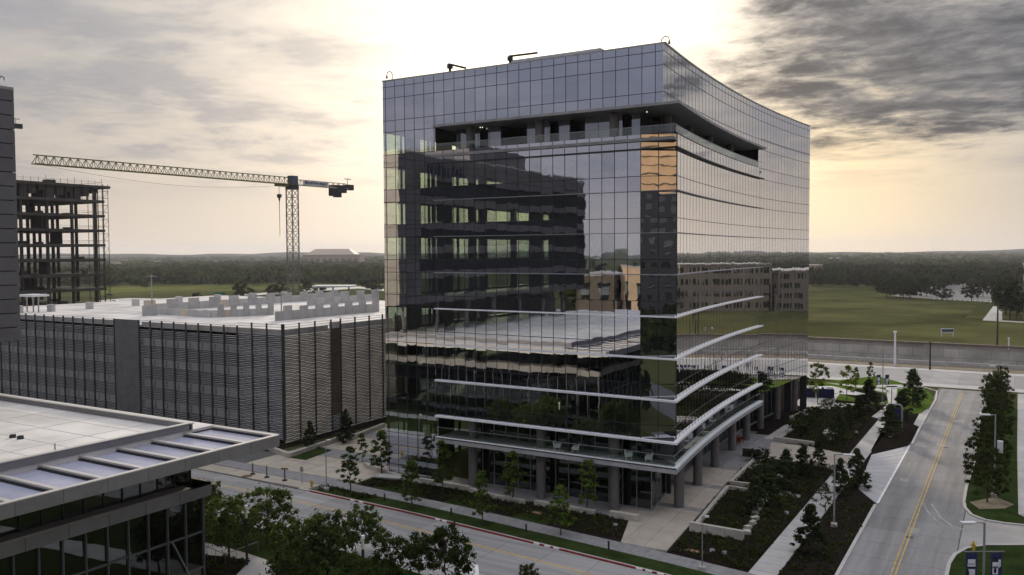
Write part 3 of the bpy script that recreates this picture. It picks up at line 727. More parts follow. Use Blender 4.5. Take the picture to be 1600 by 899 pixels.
wg.build('rear_glass', glass('rear_glass', 0.04, (0.88, 0.96, 0.90)), ob, kind='stuff')
for i in range(3):
    x = random.uniform(-56, -33)
    y = random.uniform(81.0, 82.8); MB().cyl((x, y, 41.58), (x, y, 41.66), .05, .05, 8).build('downlight', M_LIT, ob)
# roof plant, davits, lamps
pa_ = onY(795, 92, 95); pb_ = onY(938, 75, 95)
ph = MB().box(pa_[0], pb_[0], 95, 112, 46.9, onY(938, 75, 95)[2]); ph.build('penthouse', pm('plant_screen', (0.36, 0.36, 0.38), 0.5, 0.3), ob)
for (pxa, pya), (pxb, pyb), y in (((703, 100), (726, 106), 83), ((797, 88), (838, 82), 88)):
    a = onY(pxa, pya, y); b = onY(pxb, pyb, y)
    MB().bar((a[0], y, 47), (a[0], y, a[2]), .22).bar((a[0]-.2, y, a[2]), (b[0], y+.3, b[2]), .16, .22).obox((a[0], y, a[2]-.3), (.5, .5, .5)).build('davit', M_DARKM, ob)
for pxa, pya, s_ in ((613, 113, -1), (1033, 60, 1)):
    a = onY(pxa, pya, 80.9); zt = a[2]
    pts = [(a[0], 80.9, 47.0), (a[0], 80.9, zt-.3), (a[0]+.12*s_, 80.9, zt), (a[0]+.45*s_, 80.9, zt+.15), (a[0]+.8*s_, 80.9, zt), (a[0]+.85*s_, 80.9, zt-.3)]
    gl_ = MB().tube(pts, .045, 6).cyl((a[0]+.85*s_, 80.9, zt-.3), (a[0]+.85*s_, 80.9, zt-.65), .06, .14, 10).build('gooseneck_lamp', M_DARKM, ob)
# ================================================================== parking garage
pg = thing('parking_garage', 'parking garage wrapped in dark metal louvre screens with pale concrete roof deck', 'garage', (-130, 110, 0))
GX1, GX0, GY0, GY1 = -89.2, -188.0, 86.2, 158.0
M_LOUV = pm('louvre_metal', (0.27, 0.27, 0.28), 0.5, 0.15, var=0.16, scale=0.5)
M_LOUV_LIT = pm('louvre_lit', (0.66, 0.60, 0.53), 0.5, 0.1, var=0.2, scale=0.35)  # side face copy: its stronger, warmer light is put into the colour
M_POST = pm('post_metal', (0.09, 0.09, 0.10), 0.45, 0.4, var=0.1)
M_GCON = pm('garage_concrete', (0.36, 0.35, 0.34), 0.85, var=0.16, scale=0.4, fine=0.05)
M_DECK = pm('roof_deck', (0.52, 0.505, 0.49), 0.8, var=0.24, scale=0.15, fine=0.05)
for k, z in enumerate((3.4, 6.7, 10.0, 13.3)):
    MB().box(GX0, GX1-.6, GY0+.6, GY1, z, z+.35).build('floor_plate', pm('plate_dark', (0.12, 0.12, 0.12), 0.9), pg)
MB().box(GX0, GX1-.6, GY0+.6, GY1, 15.55, 15.9).build('roof_deck', M_DECK, pg)
MB().box(GX0, GX1-1.0, GY0+1.0, GY1, 0, .1).box(GX0+25, GX1-22, GY0+18, GY0+18.4, 0, 15.5).box(GX1-14, GX1-13.6, GY0+6, GY1-4, 0, 15.5).build('inner_walls', M_BLACK, pg)
# louvre blades: one panel per bay, staggered slats
def louvre(w, h, name, mat, stag):
    m = MB(); n = int(h/.27)
    for i in range(n):
        z = .1+i*.27
        if stag:
            k = max(2, round(w/1.15))
            for j in range(k):
                dy = .04 if (i+j) % 2 else -.03
                m.obox((-w/2+(j+.5)*w/k, dy, z), (w/k, .04, .17), 0, R(-22))
        else:
            m.obox((0, .05*(i % 2), z), (w, .04, .11), 0, R(-30))
    return m.mesh(name, mat)
fx = [GX1]
for i in range(30):
    w = 3.05 if i < 3 else 2.85
    if i == 11: w = 6.4
    fx.append(fx[-1]-w)
bays = {}
for i, (b, a) in enumerate(zip(fx, fx[1:])):
    w = b-a; h = 15.2 if i < 3 else 14.6; c = ((a+b)/2, GY0)
    zt = 17.3 if i < 3 else 16.75
    piece('post', M_POST, pg, (b-.05, GY0-.14, zt/2+.3), (.14, .24, zt-.6))
    if i == 11:
        piece('solid_screen', pm('solid_panel', (0.15, 0.15, 0.16), 0.5, 0.3), pg, (c[0], GY0-.1, 8.6), (w-.3, .14, 16.2)); continue
    key = (round(w, 2), i < 3)
    if key not in bays: bays[key] = louvre(w-.24, h, 'louvre_panel', M_LOUV, i < 3)
    add('louvre_panel', bays[key], pg, Matrix.Translation((c[0], GY0-.05, .75)), kind='stuff')
    for z in (2.9, 6.2, 9.5, 12.8):
        piece('spandrel_panel', M_GCON, pg, (c[0], GY0+.55, z+.35), (w-.5, .14, 1.1))
    piece('roof_upstand', M_GCON, pg, (c[0], GY0+.45, 16.0), (w-.06, .16, .85))
    for z in (16.35, 16.7) if i >= 3 else (16.4, 16.8, 17.15):
        piece('rail', M_LOUV, pg, (c[0], GY0-.05, z), (w, .05, .06))
sy = [GY0, 89.2, 92.4, 95.8, 97.9, 101.2, 104.6, 107.9, 111.3, 113.4, 117, 120.6, 124.2, 127.8, 131.4, 135]
sbays = {}
for i, (a, b) in enumerate(zip(sy, sy[1:])):
    w = b-a; c = (GX1, (a+b)/2)
    piece('post', M_POST, pg, (GX1+.14, a, 9.0), (.24, .14, 16.6))
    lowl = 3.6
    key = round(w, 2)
    if key not in sbays: sbays[key] = (louvre(w-.2, 15.6, 'louvre_panel', M_LOUV_LIT, True), louvre(w-.2, lowl, 'louvre_panel', M_LOUV, True))
    RZ = Matrix.Rotation(R(90), 4, 'Z')
    if i in (3, 8):
        piece('solid_screen', pm('bronze_panel', (0.125, 0.095, 0.07), 0.5, 0.35, var=0.3, scale=0.3), pg, (GX1+.1, c[1], 9.4), (.14, w-.25, 13.0))
        add('louvre_panel', sbays[key][1], pg, Matrix.Translation((GX1+.05, c[1], .3)) @ RZ, kind='stuff')
        piece('cap_block', M_DECK, pg, (GX1-.1, c[1], 16.35), (.3, w, 1.0)); continue
    add('louvre_panel', sbays[key][0], pg, Matrix.Translation((GX1+.05, c[1], .3)) @ RZ, kind='stuff')
    piece('roof_upstand', M_GCON, pg, (GX1-.5, c[1], 16.0), (.16, w-.05, .85))
    for z in (2.9, 6.2, 9.5, 12.8): piece('spandrel_panel', M_GCON, pg, (GX1-.6, c[1], z+.35), (.14, w-.3, 1.1))
    for z in (16.4, 16.8, 17.15): piece('rail', M_LOUV, pg, (GX1+.05, c[1], z), (.05, w, .06))
# ramp walls on the roof: alternating tall and low precast panels
M_PRE = [pm('precast_a', (0.40, 0.39, 0.38), 0.85, var=0.12, scale=0.6), pm('precast_b', (0.46, 0.45, 0.435), 0.85, var=0.1, scale=0.6), pm('precast_c', (0.52, 0.45, 0.37), 0.85, var=0.1, scale=0.6)]
def ramp_wall(p0, p1, n, hs):
    p0 = np.array(G(*p0, 15.9)); p1 = np.array(G(*p1, 15.9)); L = np.hypot(*(p1-p0)); an = math.atan2(p1[1]-p0[1], p1[0]-p0[0])
    for i in range(n):
        h = hs[i % len(hs)]; c = lerp(p0, p1, (i+.5)/n)
        piece('precast_panel', M_PRE[2 if random.random() < .07 else (0 if h > 1.5 else 1)], pg, (c[0], c[1], 15.9+h/2), (L/n-.06, .25, h), (0, 0, an))
ramp_wall((430, 502), (592, 487), 14, (1.6, 2.5, 1.6, 2.3)); ramp_wall((238, 491), (330, 496.5), 8, (1.2, 1.3)); ramp_wall((330, 496.5), (428, 492), 10, (1.3, 2.4))
ramp_wall((225, 488), (540, 466.5), 22, (2.3, 1.5)); ramp_wall((480, 478), (592, 469), 9, (2.6, 1.5))
ramp_wall((222, 494), (246, 493), 2, (1.9,))
for px_, py_ in ((30, 489), (80, 487), (140, 483), (212, 478), (280, 473), (340, 469.5), (395, 467), (445, 464)):
    x, y = G(px_, py_, 15.9); piece('roof_block', M_PRE[1], pg, (x, y, 16.6), (1.6, .8, 1.5))
rp = thing('roof_canopy', 'small flat white canopy on posts at the garage roof edge', 'canopy', (*G(45, 492, 15.9), 15.9))
cx, cy_ = G(55, 488, 15.9)
MB().box(cx-3.6, cx+1.6, cy_-1.5, cy_+2, 19.0, 19.4).build('roof', M_WHITEM, rp)
for dx in (-2.8, -.6, 1.2): MB().cyl((cx+dx, cy_, 15.9), (cx+dx, cy_, 19.05), .14, .14, 8).build('post', M_METAL, rp)
for i in range(24):
    x = GX1-4-i*2.7
    if i < 12: piece('deck_joint', M_GCON, pg, (GX1-5-i*8, GY0+36, 15.903), (.12, 70, .01)); piece('deck_joint', M_GCON, pg, (GX1-48, GY0+3+i*6, 15.904), (96, .12, .01))
    MB().box(x-.05, x+.05, GY0+2.5, GY0+7.5, 15.9, 15.912).build('stall_line', M_WHITEP, pg)
# planting strip and low walls along the garage foot
sheet('garage_bed', [(-150, 82.2), (-88.2, 82.2), (-87.6, 86), (-87.2, 110), (-89.0, 110), (-89.0, 86.1), (-150, 86.1)], 0.12, M_MULCH)
sheet('garage_bed', [(-150, 74.6), (-97, 74.6), (-91.5, 76.2), (-91.5, 81.0), (-150, 81.4)], 0.11, M_MULCH)
sheet('court_lawn', P((450, 716), (478, 720), (518, 705), (500, 700)), 0.12, M_LAWN)
sheet('garage_walk', [(-150, 81.4), (-91, 81.2), (-91, 82.1), (-150, 82.1)], 0.06, M_WALK)
def low_wall(label, pts, h=0.55, w=0.5, mat=M_STONE):
    """stone blocks laid end to end along a line"""
    o = thing('planter_wall', label, 'wall', (*pts[0], 0))
    for a, b in zip(pts, pts[1:]):
        a = np.array(a); b = np.array(b); L = np.hypot(*(b-a)); n = max(1, round(L/1.9)); an = math.atan2(b[1]-a[1], b[0]-a[0])
        for i in range(n):
            c = lerp(a, b, (i+.5)/n)
            piece('stone_block', mat, o, (c[0], c[1], h/2-.02), (L/n-.03, w, h+random.uniform(-.012, .012)), (0, 0, an))
    return o
low_wall('pale stone wall edging the planting at the garage corner', P((415, 702), (452, 716), (478, 707), (535, 688)), .7)
low_wall('short pale stone wall between garage planting and entry court', P((545, 690), (600, 668)), .7)
low_wall('long pale stone seat wall below the front glass between tower columns', P((570, 730), (620, 748), (735, 768)), .6)
low_wall('pale stone wall segment between the first two front columns', P((735, 770), (770, 780), (820, 790)), .6)
low_wall('pale stone wall segment in front of the middle column', P((836, 790), (930, 806)), .6)
low_wall('detached pale stone bench wall at the tower corner', P((953, 809), (998, 816)), .75, .6)
sl = thing('stone_slab_seat', 'flat pale stone slab seat lying in the front planting', 'bench', (*G(608, 753), 0))
a = G(608, 750); MB().obox((a[0], a[1], .42), (3.4, 1.5, .16), R(14)).build('top', M_WALK, sl); MB().obox((a[0], a[1], .18), (2.4, .9, .36), R(14)).build('base', M_STONE, sl)

# ================================================================== low pavilion with the glazed canopy
pv = thing('pavilion', 'low glass-walled building with white flat roof and ribbed edge canopy', 'building', (-65, 20, 0))
MB().box(-150, -58.0, -30, 45.6, 12.2, 12.95).build('roof', M_ROOF, pv)
M_PAR = pm('parapet_metal', (0.22, 0.22, 0.225), 0.45, 0.5, var=0.08, scale=0.6)
M_FASC = pm('fascia_metal', (0.26, 0.25, 0.245), 0.45, 0.45, var=0.1, scale=0.6)
M_EDGE = pm('edge_cap', (0.55, 0.53, 0.50), 0.4, 0.4, var=0.06)
par = MB().box(-58.2, -57.9, -30, 45.7, 12.9, 13.45).box(-150, -57.9, 45.55, 45.85, 12.9, 13.4); par.build('parapet', M_PAR, pv)
MB().box(-58.3, -57.82, -30.05, 45.62, 13.45, 13.5).box(-150, -57.8, 45.5, 45.95, 13.4, 13.48).build('parapet_cap', M_EDGE, pv)
MB().box(-150, -58.4, 45.97, 48.45, 12.55, 12.78).build('north_edge_roof', M_ROOF, pv)
for i in range(16):
    piece('fascia_panel', M_EDGE, pv, (-150+i*6.2+3.1, 48.47, 12.35), (6.15, .12, .85))
oyb = [48.3]
while oyb[-1] > -30: oyb.append(oyb[-1]-2.98)
M_PANE = pm('canopy_panel', (0.33, 0.345, 0.45), 0.25, 0.0, var=0.06, scale=0.8, spec=0.6)
for i, (b, a) in enumerate(zip(oyb, oyb[1:])):
    piece('fascia_panel', M_FASC, pv, (-50.65, (a+b)/2, 12.3), (.14, b-a-.03, .86))
    piece('edge_strip', M_EDGE, pv, (-50.78, (a+b)/2, 12.76), (.42, b-a-.01, .07))
    x1 = -51.0; x0 = -58.0 if b < 46 else -58.2
    piece('beam', M_EDGE, pv, ((x0+x1)/2, b-.1, 12.70), (x1-x0, .34, .14)); piece('beam_web', M_PAR, pv, ((x0+x1)/2, b-.1, 12.45), (x1-x0, .10, .36))
    piece('canopy_pane', M_PANE, pv, ((x0+x1)/2, (a+b)/2, 12.47), (x1-x0, b-a-.36, .04))
    if b > 14:
        m = MB()
        for j in range(26):
            xx = lerp(x0+.1, x1-.1, (j+.5)/26); m.box(xx-.05, xx+.05, b-.48, b-.27, 12.50, 12.60)
        m.build('shading_teeth', M_DARKM, pv, kind='stuff')
for k in range(14):                       # welded seams of the roof membrane
    piece('roof_seam', pm('seam', (0.47, 0.455, 0.44), .7), pv, (-104, 43.0-k*3.05, 12.955), (91, .09, .02))
for k in range(5): piece('roof_seam', pm('seam', (0.47, 0.455, 0.44), .7), pv, (-63-k*6.4, 8, 12.957), (.09, 75, .02))
# underside, clerestory, ledge, curtain wall
MB().box(-58, -50.75, -30, 48.3, 11.92, 12.05).box(-150, -58, -30, 48.3, 12.0, 12.15).build('soffit', pm('soffit_dark', (0.12, 0.12, 0.12), 0.6), pv)
M_PVG = glass('pavilion_glass', 0.16, (0.16, 0.18, 0.17), None, (0.85, 0.9, 0.92), wave=0.008)
yc = 43.2; i = 0
while yc > 0:
    piece('clerestory_pane', M_PVG, pv, (-55.0, yc-.73, 10.7), (.05, 1.38, 2.4)); piece('mullion', M_DARKM, pv, (-54.96, yc, 10.7), (.12, .09, 2.45)); yc -= 1.46
for xx in np.arange(-56, -90, -1.5): piece('clerestory_pane', M_PVG, pv, (xx, 43.2, 10.7), (1.42, .05, 2.4))
MB().box(-56.5, -54.0, -30, 44.4, 9.28, 9.42).box(-120, -54.0, 42.5, 44.4, 9.28, 9.42).build('ledge', pm('ledge_stone', (0.30, 0.27, 0.24), 0.7), pv)
for i in range(24):
    piece('ledge_panel', M_FASC, pv, (-54.05, 44.35-1.45-i*2.9, 8.85), (.16, 2.86, .86))
    if i < 18: piece('ledge_panel', M_FASC, pv, (-54.1-1.5-i*3.0, 44.37, 8.85), (2.95, .14, .86))
for i in range(21):
    y1 = 43.9-i*1.62
    for z0, z1 in ((0.1, 2.8), (2.8, 5.6), (5.6, 8.4)):
        piece('pane', M_PVG, pv, (-54.55, y1-.81, (z0+z1)/2), (.04, 1.5, z1-z0-.12))
    piece('mullion', pm('mullion_grey', (0.14, 0.14, 0.145), 0.45, 0.4), pv, (-54.45, y1, 4.2), (.22, .10, 8.4))
for z in (2.8, 5.6): piece('transom', pm('mullion_grey', (0.14, 0.14, 0.145)), pv, (-54.47, 27, z), (.16, 34, .10))
for i in range(20):
    piece('pane', M_PVG, pv, (-55.4-i*1.7, 43.9, 4.2), (1.62, .04, 8.3))
    if i: piece('mullion', pm('mullion_grey', (0.14, 0.14, 0.145)), pv, (-54.55-i*1.7, 43.95, 4.2), (.09, .2, 8.4))
    if i % 4 == 2: piece('column', M_COLUMN, pv, (-55.0-i*1.7, 42.0, 4.2), (.5, .5, 8.4))
MB().bar((-54.35, 43.6, 0.3), (-54.35, 41.0, 5.6), .09).build('brace', M_METAL, pv)
MB().box(-110, -62, -30, 36, 0.05, 12).build('inner_core', M_BLACK, pv)
MB().box(-62, -54.7, -30, 43.8, 4.05, 4.3).build('inner_floor', M_SLABIN, pv)
for j in range(9):
    y_ = 41-j*2.0; piece('strip_light', pm('lit_strip', (0.7, 0.66, 0.58), 0.6), pv, (-58.5, y_, 7.9), (1.2, .12, .06))
for px_, py_ in ((20, 684), (32, 686)):
    x, y = G(px_, py_, 12.95); vt = MB().cyl((x, y, 12.9), (x, y, 13.2), .28, .22, 10).build('roof_vent', M_DARKM, pv)
x, y = G(86, 705, 12.95); MB().cyl((x, y, 12.9), (x, y, 13.5), .05, .05, 6).build('roof_pipe', M_METAL, pv)
# paths, rail and planter by the pavilion
sheet('pavilion_walk', P((308, 848), (345, 855), (390, 868), (425, 880), (440, 905), (300, 930), (300, 870)), 0.125, M_WALK)
pb_ = sheet('pavilion_bed', P((308, 868), (350, 872), (392, 878), (365, 905), (308, 915)), 0.14, M_MULCH)
hr = thing('handrail', 'thin metal handrail stepping down beside the pavilion planting', 'railing', (*G(352, 884), 0))
pts = [(*G(310, 868), 1.0), (*G(352, 886), 1.05), (*G(403, 866), 1.0)]
pts = [(x, y, .14+1.0) for x, y, _ in pts]
MB().tube(pts, .035, 6).build('top_rail', M_METAL, hr)
for a, b in zip(pts, pts[1:]):
    for t in (0, .33, .66, 1): p = lerp(np.array(a), np.array(b), t); MB().cyl((p[0], p[1], .1), tuple(p), .025, .025, 6).build('post', M_METAL, hr)

# ================================================================== tall neighbour at the left (mostly seen as a reflection)
lt = thing('panel_office_block', 'tall grey panel-clad office block with overhanging upper floors', 'building', (-100, 14, 0))
M_LTP = pm('neighbour_panel', (0.125, 0.12, 0.127), 0.5, 0.25, var=0.10, scale=0.4)
LX, LY0, LY1, LZ0, LZ1 = -88.6, -22.0, 49.2, 18.4, 44.4
MB().box(-112, LX-.25, LY0, LY1-.25, LZ0, LZ1-.3).build('core_block', M_BLACK, lt)
M_LTG = glass('neighbour_glass', 0.20, None, (0.01, 0.012, 0.015), (0.7, 0.75, 0.8))
nz = 6; fh = (LZ1-LZ0)/nz
for k in range(nz):
    z0 = LZ0+k*fh
    for j in range(3):                                  # stacked long panels: visible joints
        for i in range(12):
            ya = LY1-i*6.0; yb_ = max(ya-5.96, LY0)
            if k < 5 and j == 1 and i >= 1 or (k < 5 and j == 2 and i >= 1): continue
            piece('panel', M_LTP, lt, (LX-.1, (ya+yb_)/2, z0+fh*(j+.5)/3), (.2, ya-yb_-.05, fh/3-.10))
    if k < 5:
        for i in range(22):
            ya = LY1-6.0-i*3.0; piece('ribbon_pane', M_LTG, lt, (LX-.35, ya-1.5, z0+fh*.66), (.05, 2.94, fh*.62))
for k in range(12):
    z0 = LZ0+k*(LZ1-LZ0)/12
    for i in range(4):
        if k % 2 and i % 2: continue
        piece('end_panel_lit', pm('end_panel_lit', (0.36, 0.32, 0.28), 0.5, 0.2, var=0.1), lt, (LX-.05-3-i*6.0, LY1-.1, z0+1.08), (5.95, .2, 2.1))  # paler and warmer than the long face: sunlight put into the panel colour
MB().box(-112, LX, LY0, LY1, LZ1-.3, LZ1).build('roof', M_ROOF, lt)
MB().box(-110, -92, 0, 22, LZ1, LZ1+4).build('penthouse', M_LTP, lt)
for i in range(7):
    MB().cyl((-91, LY1-4-i*10, 12.2), (-91, LY1-4-i*10, LZ0+.05), .55, .55, 14).build('column', M_COLUMN, lt)
MB().box(-111, -97, LY0, 40, 0.05, LZ0+.1).build('base_block', pm('base_dark', (0.09, 0.085, 0.08), 0.6), lt)
for i, w in enumerate((.9, .5, .8, .6, .7, .5, .8, .5, .6, .7)):   # raised navy marks, unreadable at this distance
    piece('sign_mark', pm('navy_sign', (0.012, 0.016, 0.05), 0.4), lt, (LX+.06, LY1-8.5-i*1.25, LZ1-2.8+.25*(i % 3 == 0)), (.12, w, 1.7+.4*(i % 4 == 0)))
MB().tube([(LX-1.2, LY1-.8, LZ1), (LX-1.2, LY1-.8, LZ1+.8), (LX-.8, LY1-.8, LZ1+1.1), (LX-.3, LY1-.8, LZ1+.9), (LX-.25, LY1-.8, LZ1+.6)], .05, 6).build('gooseneck_lamp', M_DARKM, lt)

# ================================================================== buildings behind the camera that the glass mirrors
def plain_block(label, x0, x1, y0, y1, h, wall, rows=3, base=0.0):
    o = thing('distant_building', label, 'building', ((x0+x1)/2, (y0+y1)/2, 0))
    MB().box(x0, x1, y0, y1, 0, h).build('wall', wall, o)
    MB().box(x0-.2, x1+.2, y0-.2, y1+.2, h, h+.5).build('roof', M_GCON, o)
    fh_ = (h-base)/rows
    for k in range(rows):
        z = base+fh_*(k+.55)
        n = max(2, int((x1-x0)/5))
        for i in range(n):
            piece('window', M_LTG, o, (lerp(x0, x1, (i+.5)/n), y1+.02, z), ((x1-x0)/n*.5, .1, fh_*.5))
            piece('window', M_LTG, o, (lerp(x0, x1, (i+.5)/n), y0-.02, z), ((x1-x0)/n*.5, .1, fh_*.5))
        n = max(2, int((y1-y0)/5))
        for i in range(n):
            piece('window', M_LTG, o, (x1+.02, lerp(y0, y1, (i+.5)/n), z), (.1, (y1-y0)/n*.5, fh_*.5))
            piece('window', M_LTG, o, (x0-.02, lerp(y0, y1, (i+.5)/n), z), (.1, (y1-y0)/n*.5, fh_*.5))
    return o
M_TANW = pm('tan_wall', (0.34, 0.255, 0.175), 0.85, var=0.1, scale=0.3)
M_BRN = pm('brown_wall', (0.14, 0.115, 0.09), 0.85, var=0.12, scale=0.3)
plain_block('brown flat-roofed block mirrored in the tower front beside the panel-clad block', -113, -100.6, -88, -66, 20.5, M_BRN, 2)
plain_block('tan block mirrored in the lower right of the tower front', -100, -90.5, -90, -69, 23, pm('lit_tan', (0.62, 0.45, 0.30), .85, var=.1, scale=.3), 1)
gt = plain_block('tall dark tower with tan crown mirrored in the turned corner panes of the glass tower', -10, 100, -170, -140, 49, pm('dark_tower', (0.03, 0.032, 0.036), 0.5), 12)
MB().box(-10.3, 100.3, -170.3, -139.7, 49.5, 71).build('crown', pm('gold_brick', (0.70, 0.46, 0.26), 0.8, var=.12, scale=.2), gt)
for k in range(6): piece('crown_band', M_BRN, gt, (45, -139.6, 52+k*3.4), (110, .3, .35))
plain_block('grey low block standing behind the viewpoint beside the tan-crowned tower', 125, 165, -160, -120, 16, M_LTP, 3)

# ================================================================== concrete frame under construction
cf = thing('building_frame', 'unfinished dark concrete building frame with open floors and scaffold', 'building', (-250, 130, 0))
M_CF = pm('raw_concrete', (0.06, 0.056, 0.052), 0.9, var=0.22, scale=0.3)
CX, CY0, CY1 = -234.0, 92.0, 153.5
lev = [47.0-4.3*(9-k) for k in range(10)]
for k, z in enumerate(lev):
    MB().box(CX-30, CX+1.2, CY0, CY1+(3.4 if k == 9 else 1.4), z-.25, z+.5).build('floor_slab', M_CF, cf)
    MB().box(CX-.15, CX+.15, CY0, CY1, z-.35, z).build('edge_beam', M_CF, cf)
for iy in range(9):
    for ix in range(4):
        x, y = CX-.4-ix*9.6, CY1-.6-iy*7.3
        piece('column', M_CF, cf, (x, y, 23.5), (.66, .66, 47))
for i in range(34):
    k = random.randrange(0, 9); w = random.uniform(2, 7)
    piece('infill_wall', M_CF, cf, (CX-random.uniform(3, 26), random.uniform(CY0, CY1-4), (lev[k]+lev[k+1])/2+.1), (.3 if i % 2 else w, w if i % 2 else .3, 3.7))
MB().box(CX-22, CX-13, CY0+18, CY0+30, 0, 46).build('stair_core', M_CF, cf)
for i in range(46):
    k = random.randrange(1, 10); z = lev[k]
    piece('stacked_forms', M_CF, cf, (CX-random.uniform(1, 24), random.uniform(CY0, CY1), z+.42+.4), (random.uniform(.6, 3), random.uniform(.6, 3), random.uniform(.5, 1.3)))
for i in range(9):
    piece('formwork_prop', M_CF, cf, (CX-.5, CY1-3-i*6.5, lev[9]-1.9), (.35, .35, 3.8))
for iy in range(14): piece('formwork', M_CF, cf, (CX-4, CY1-1-iy*2.6, lev[9]-1.0-.5*(iy % 3)), (8, 1.9, 1.4+(iy % 3)))
sc = MB()
for k in range(1, 10):
    z = lev[k]
    sc.bar((CX+.6, CY0, z+1.5), (CX+.6, CY1+1, z+1.5), .06); sc.bar((CX+.6, CY0, z+.95), (CX+.6, CY1+1, z+.95), .05)
    sc.bar((CX+.6, CY1+1, z+1.5), (CX-28, CY1+1, z+1.5), .06)
for i in range(30): sc.bar((CX+.6, CY1+1-i*2.1, lev[8] if i % 4 else lev[2]), (CX+.6, CY1+1-i*2.1, lev[9]+1.9 if i % 4 else lev[9]+2.5), .07)
sc.build('guard_rails', M_DARKM, cf, kind='stuff')
s2 = MB()
for yy in (CY1+1.4, CY1+2.9):
    for xx in (CX+.6, CX-2.0, CX-4.5, CX-7): s2.bar((xx, yy, 4), (xx, yy, 48), .12)
for k in range(21):
    z = 4+k*2.1; s2.bar((CX+.6, CY1+1.4, z), (CX+.6, CY1+2.9, z), .08); s2.bar((CX+.6, CY1+2.9, z), (CX-7, CY1+2.9, z), .08)
    if k % 2: s2.bar((CX+.6, CY1+1.4, z), (CX+.6, CY1+2.9, z+2.1), .07)
s2.build('scaffold', M_DARKM, cf, kind='stuff')
MB().box(CX+.8, CX+1.0, CY0, CY1+3.2, lev[0]+.4, lev[0]+2.4).build('safety_netting', pm('netting', (0.05, 0.055, 0.05), 0.9), cf)

# ================================================================== tower cranes
M_JIB = pm('crane_yellow', (0.11, 0.11, 0.03), 0.5, 0.2, var=0.2, scale=0.5)
M_MAST = pm('crane_mast', (0.20, 0.19, 0.17), 0.5, 0.3, var=0.15)
M_BLUE = pm('crane_blue', (0.06, 0.07, 0.115), 0.5, var=0.1)
def lattice(a, b, w, h, n, t, tri=True):
    """truss from a to b: one top chord and two bottom chords, zigzag webs"""
    a = Vector(a); b = Vector(b); d = (b-a).normalized(); s = d.cross(Vector((0, 0, 1))).normalized()*w/2; up = Vector((0, 0, h))
    m = MB(); m.bar(a+up, b+up, t*1.3); m.bar(a+s, b+s, t*1.2); m.bar(a-s, b-s, t*1.2)
    for i in range(n):
        p = a.lerp(b, i/n); q = a.lerp(b, (i+1)/n); c = a.lerp(b, (i+.5)/n)+up
        for k in (s, -s): m.bar(p+k, c, t*.7); m.bar(c, q+k, t*.7)
        m.bar(p+s, p-s, t*.7); m.bar(p+s, q-s, t*.6)
    return m
def crane(label, mx, my, zj, tip, tail, mast_top):
    o = thing('tower_crane', label, 'crane', (mx, my, 0))
    m = MB(); h = 1.15; cs = [(mx+h*a, my+h*b) for a, b in ((1, 1), (-1, 1), (-1, -1), (1, -1))]
    for x, y in cs: m.bar((x, y, 0), (x, y, mast_top), .26)
    nz_ = int(mast_top/2.3)
    for k in range(nz_):
        z0 = k*mast_top/nz_; z1 = (k+1)*mast_top/nz_
        for i in range(4):
            p, q = cs[i], cs[(i+1) % 4]
            m.bar((*p, z0), (*q, z0), .13)
            if k % 2: m.bar((*p, z0), (*q, z1), .13)
            else: m.bar((*q, z0), (*p, z1), .13)
    m.build('mast', M_MAST, o)
    piece('slewing_ring', M_DARKM, o, (mx, my, mast_top+.4), (3.4, 3.4, 1.1), (0, 0, .9))
    d = (Vector(tip)-Vector(tail)).normalized(); an = math.atan2(d.y, d.x)
    st = Vector((mx, my, zj))
    lattice(st, Vector(tip), 1.5, 1.9, 40, .17).build('jib', M_JIB, o)
    lattice(st, Vector(tail), 1.5, 1.5, 10, .16).build('counter_jib', pm('counter_pale', (0.42, 0.40, 0.34), 0.5, var=.1), o)
    cab = piece('cab', M_BLUE, o, (mx-d.x*.3, my-d.y*.3, zj+1.1), (2.4, 1.7, 2.7), (0, 0, an))
    piece('platform', M_JIB, o, (mx+d.x*2.6, my+d.y*2.6, zj-.5), (6.0, 1.6, .5), (0, 0, an))
    tl = Vector(tail)
    for dist, dz, sz in ((1.6, -.2, (2.2, 1.7, 2.2)), (3.6, -.9, (1.9, 1.7, 3.6)), (5.5, -.8, (1.7, 1.6, 3.2))):
        p = tl+d*dist; piece('counterweight', M_DARKM, o, (p.x, p.y, zj+dz), sz, (0, 0, an))
    p = tl-d*1.2; piece('winch', M_DARKM, o, (p.x, p.y, zj+.5), (2.8, 1.5, 1.6), (0, 0, an))
    MB().bar((tl.x-d.x*.6, tl.y-d.y*.6, zj+1.2), (tl.x-d.x*.6, tl.y-d.y*.6, zj+3.0), .12).bar((tl.x+d.x*.5, tl.y+d.y*.5, zj+3.0), (tl.x-d.x*2, tl.y-d.y*2, zj+3.0), .2).build('beacon_mast', M_DARKM, o)
    return o, d
MX, MY = atD(458, 400, 240)[:2]
zj = atD(458, 289, 240)[2]
d1 = ray(52, 256); tipp = CP+d1*(zj-CAM_H)/d1[2]; d2 = ray(548, 298); 
tip = Vector((tipp[0], tipp[1], zj)); back = (Vector((MX, MY, zj))-tip).normalized(); tail = Vector((MX, MY, zj))+back*21
ck, cd = crane('tower crane with long lattice jib standing beyond the garage roof', MX, MY, zj, tip, tail, zj-1.2)
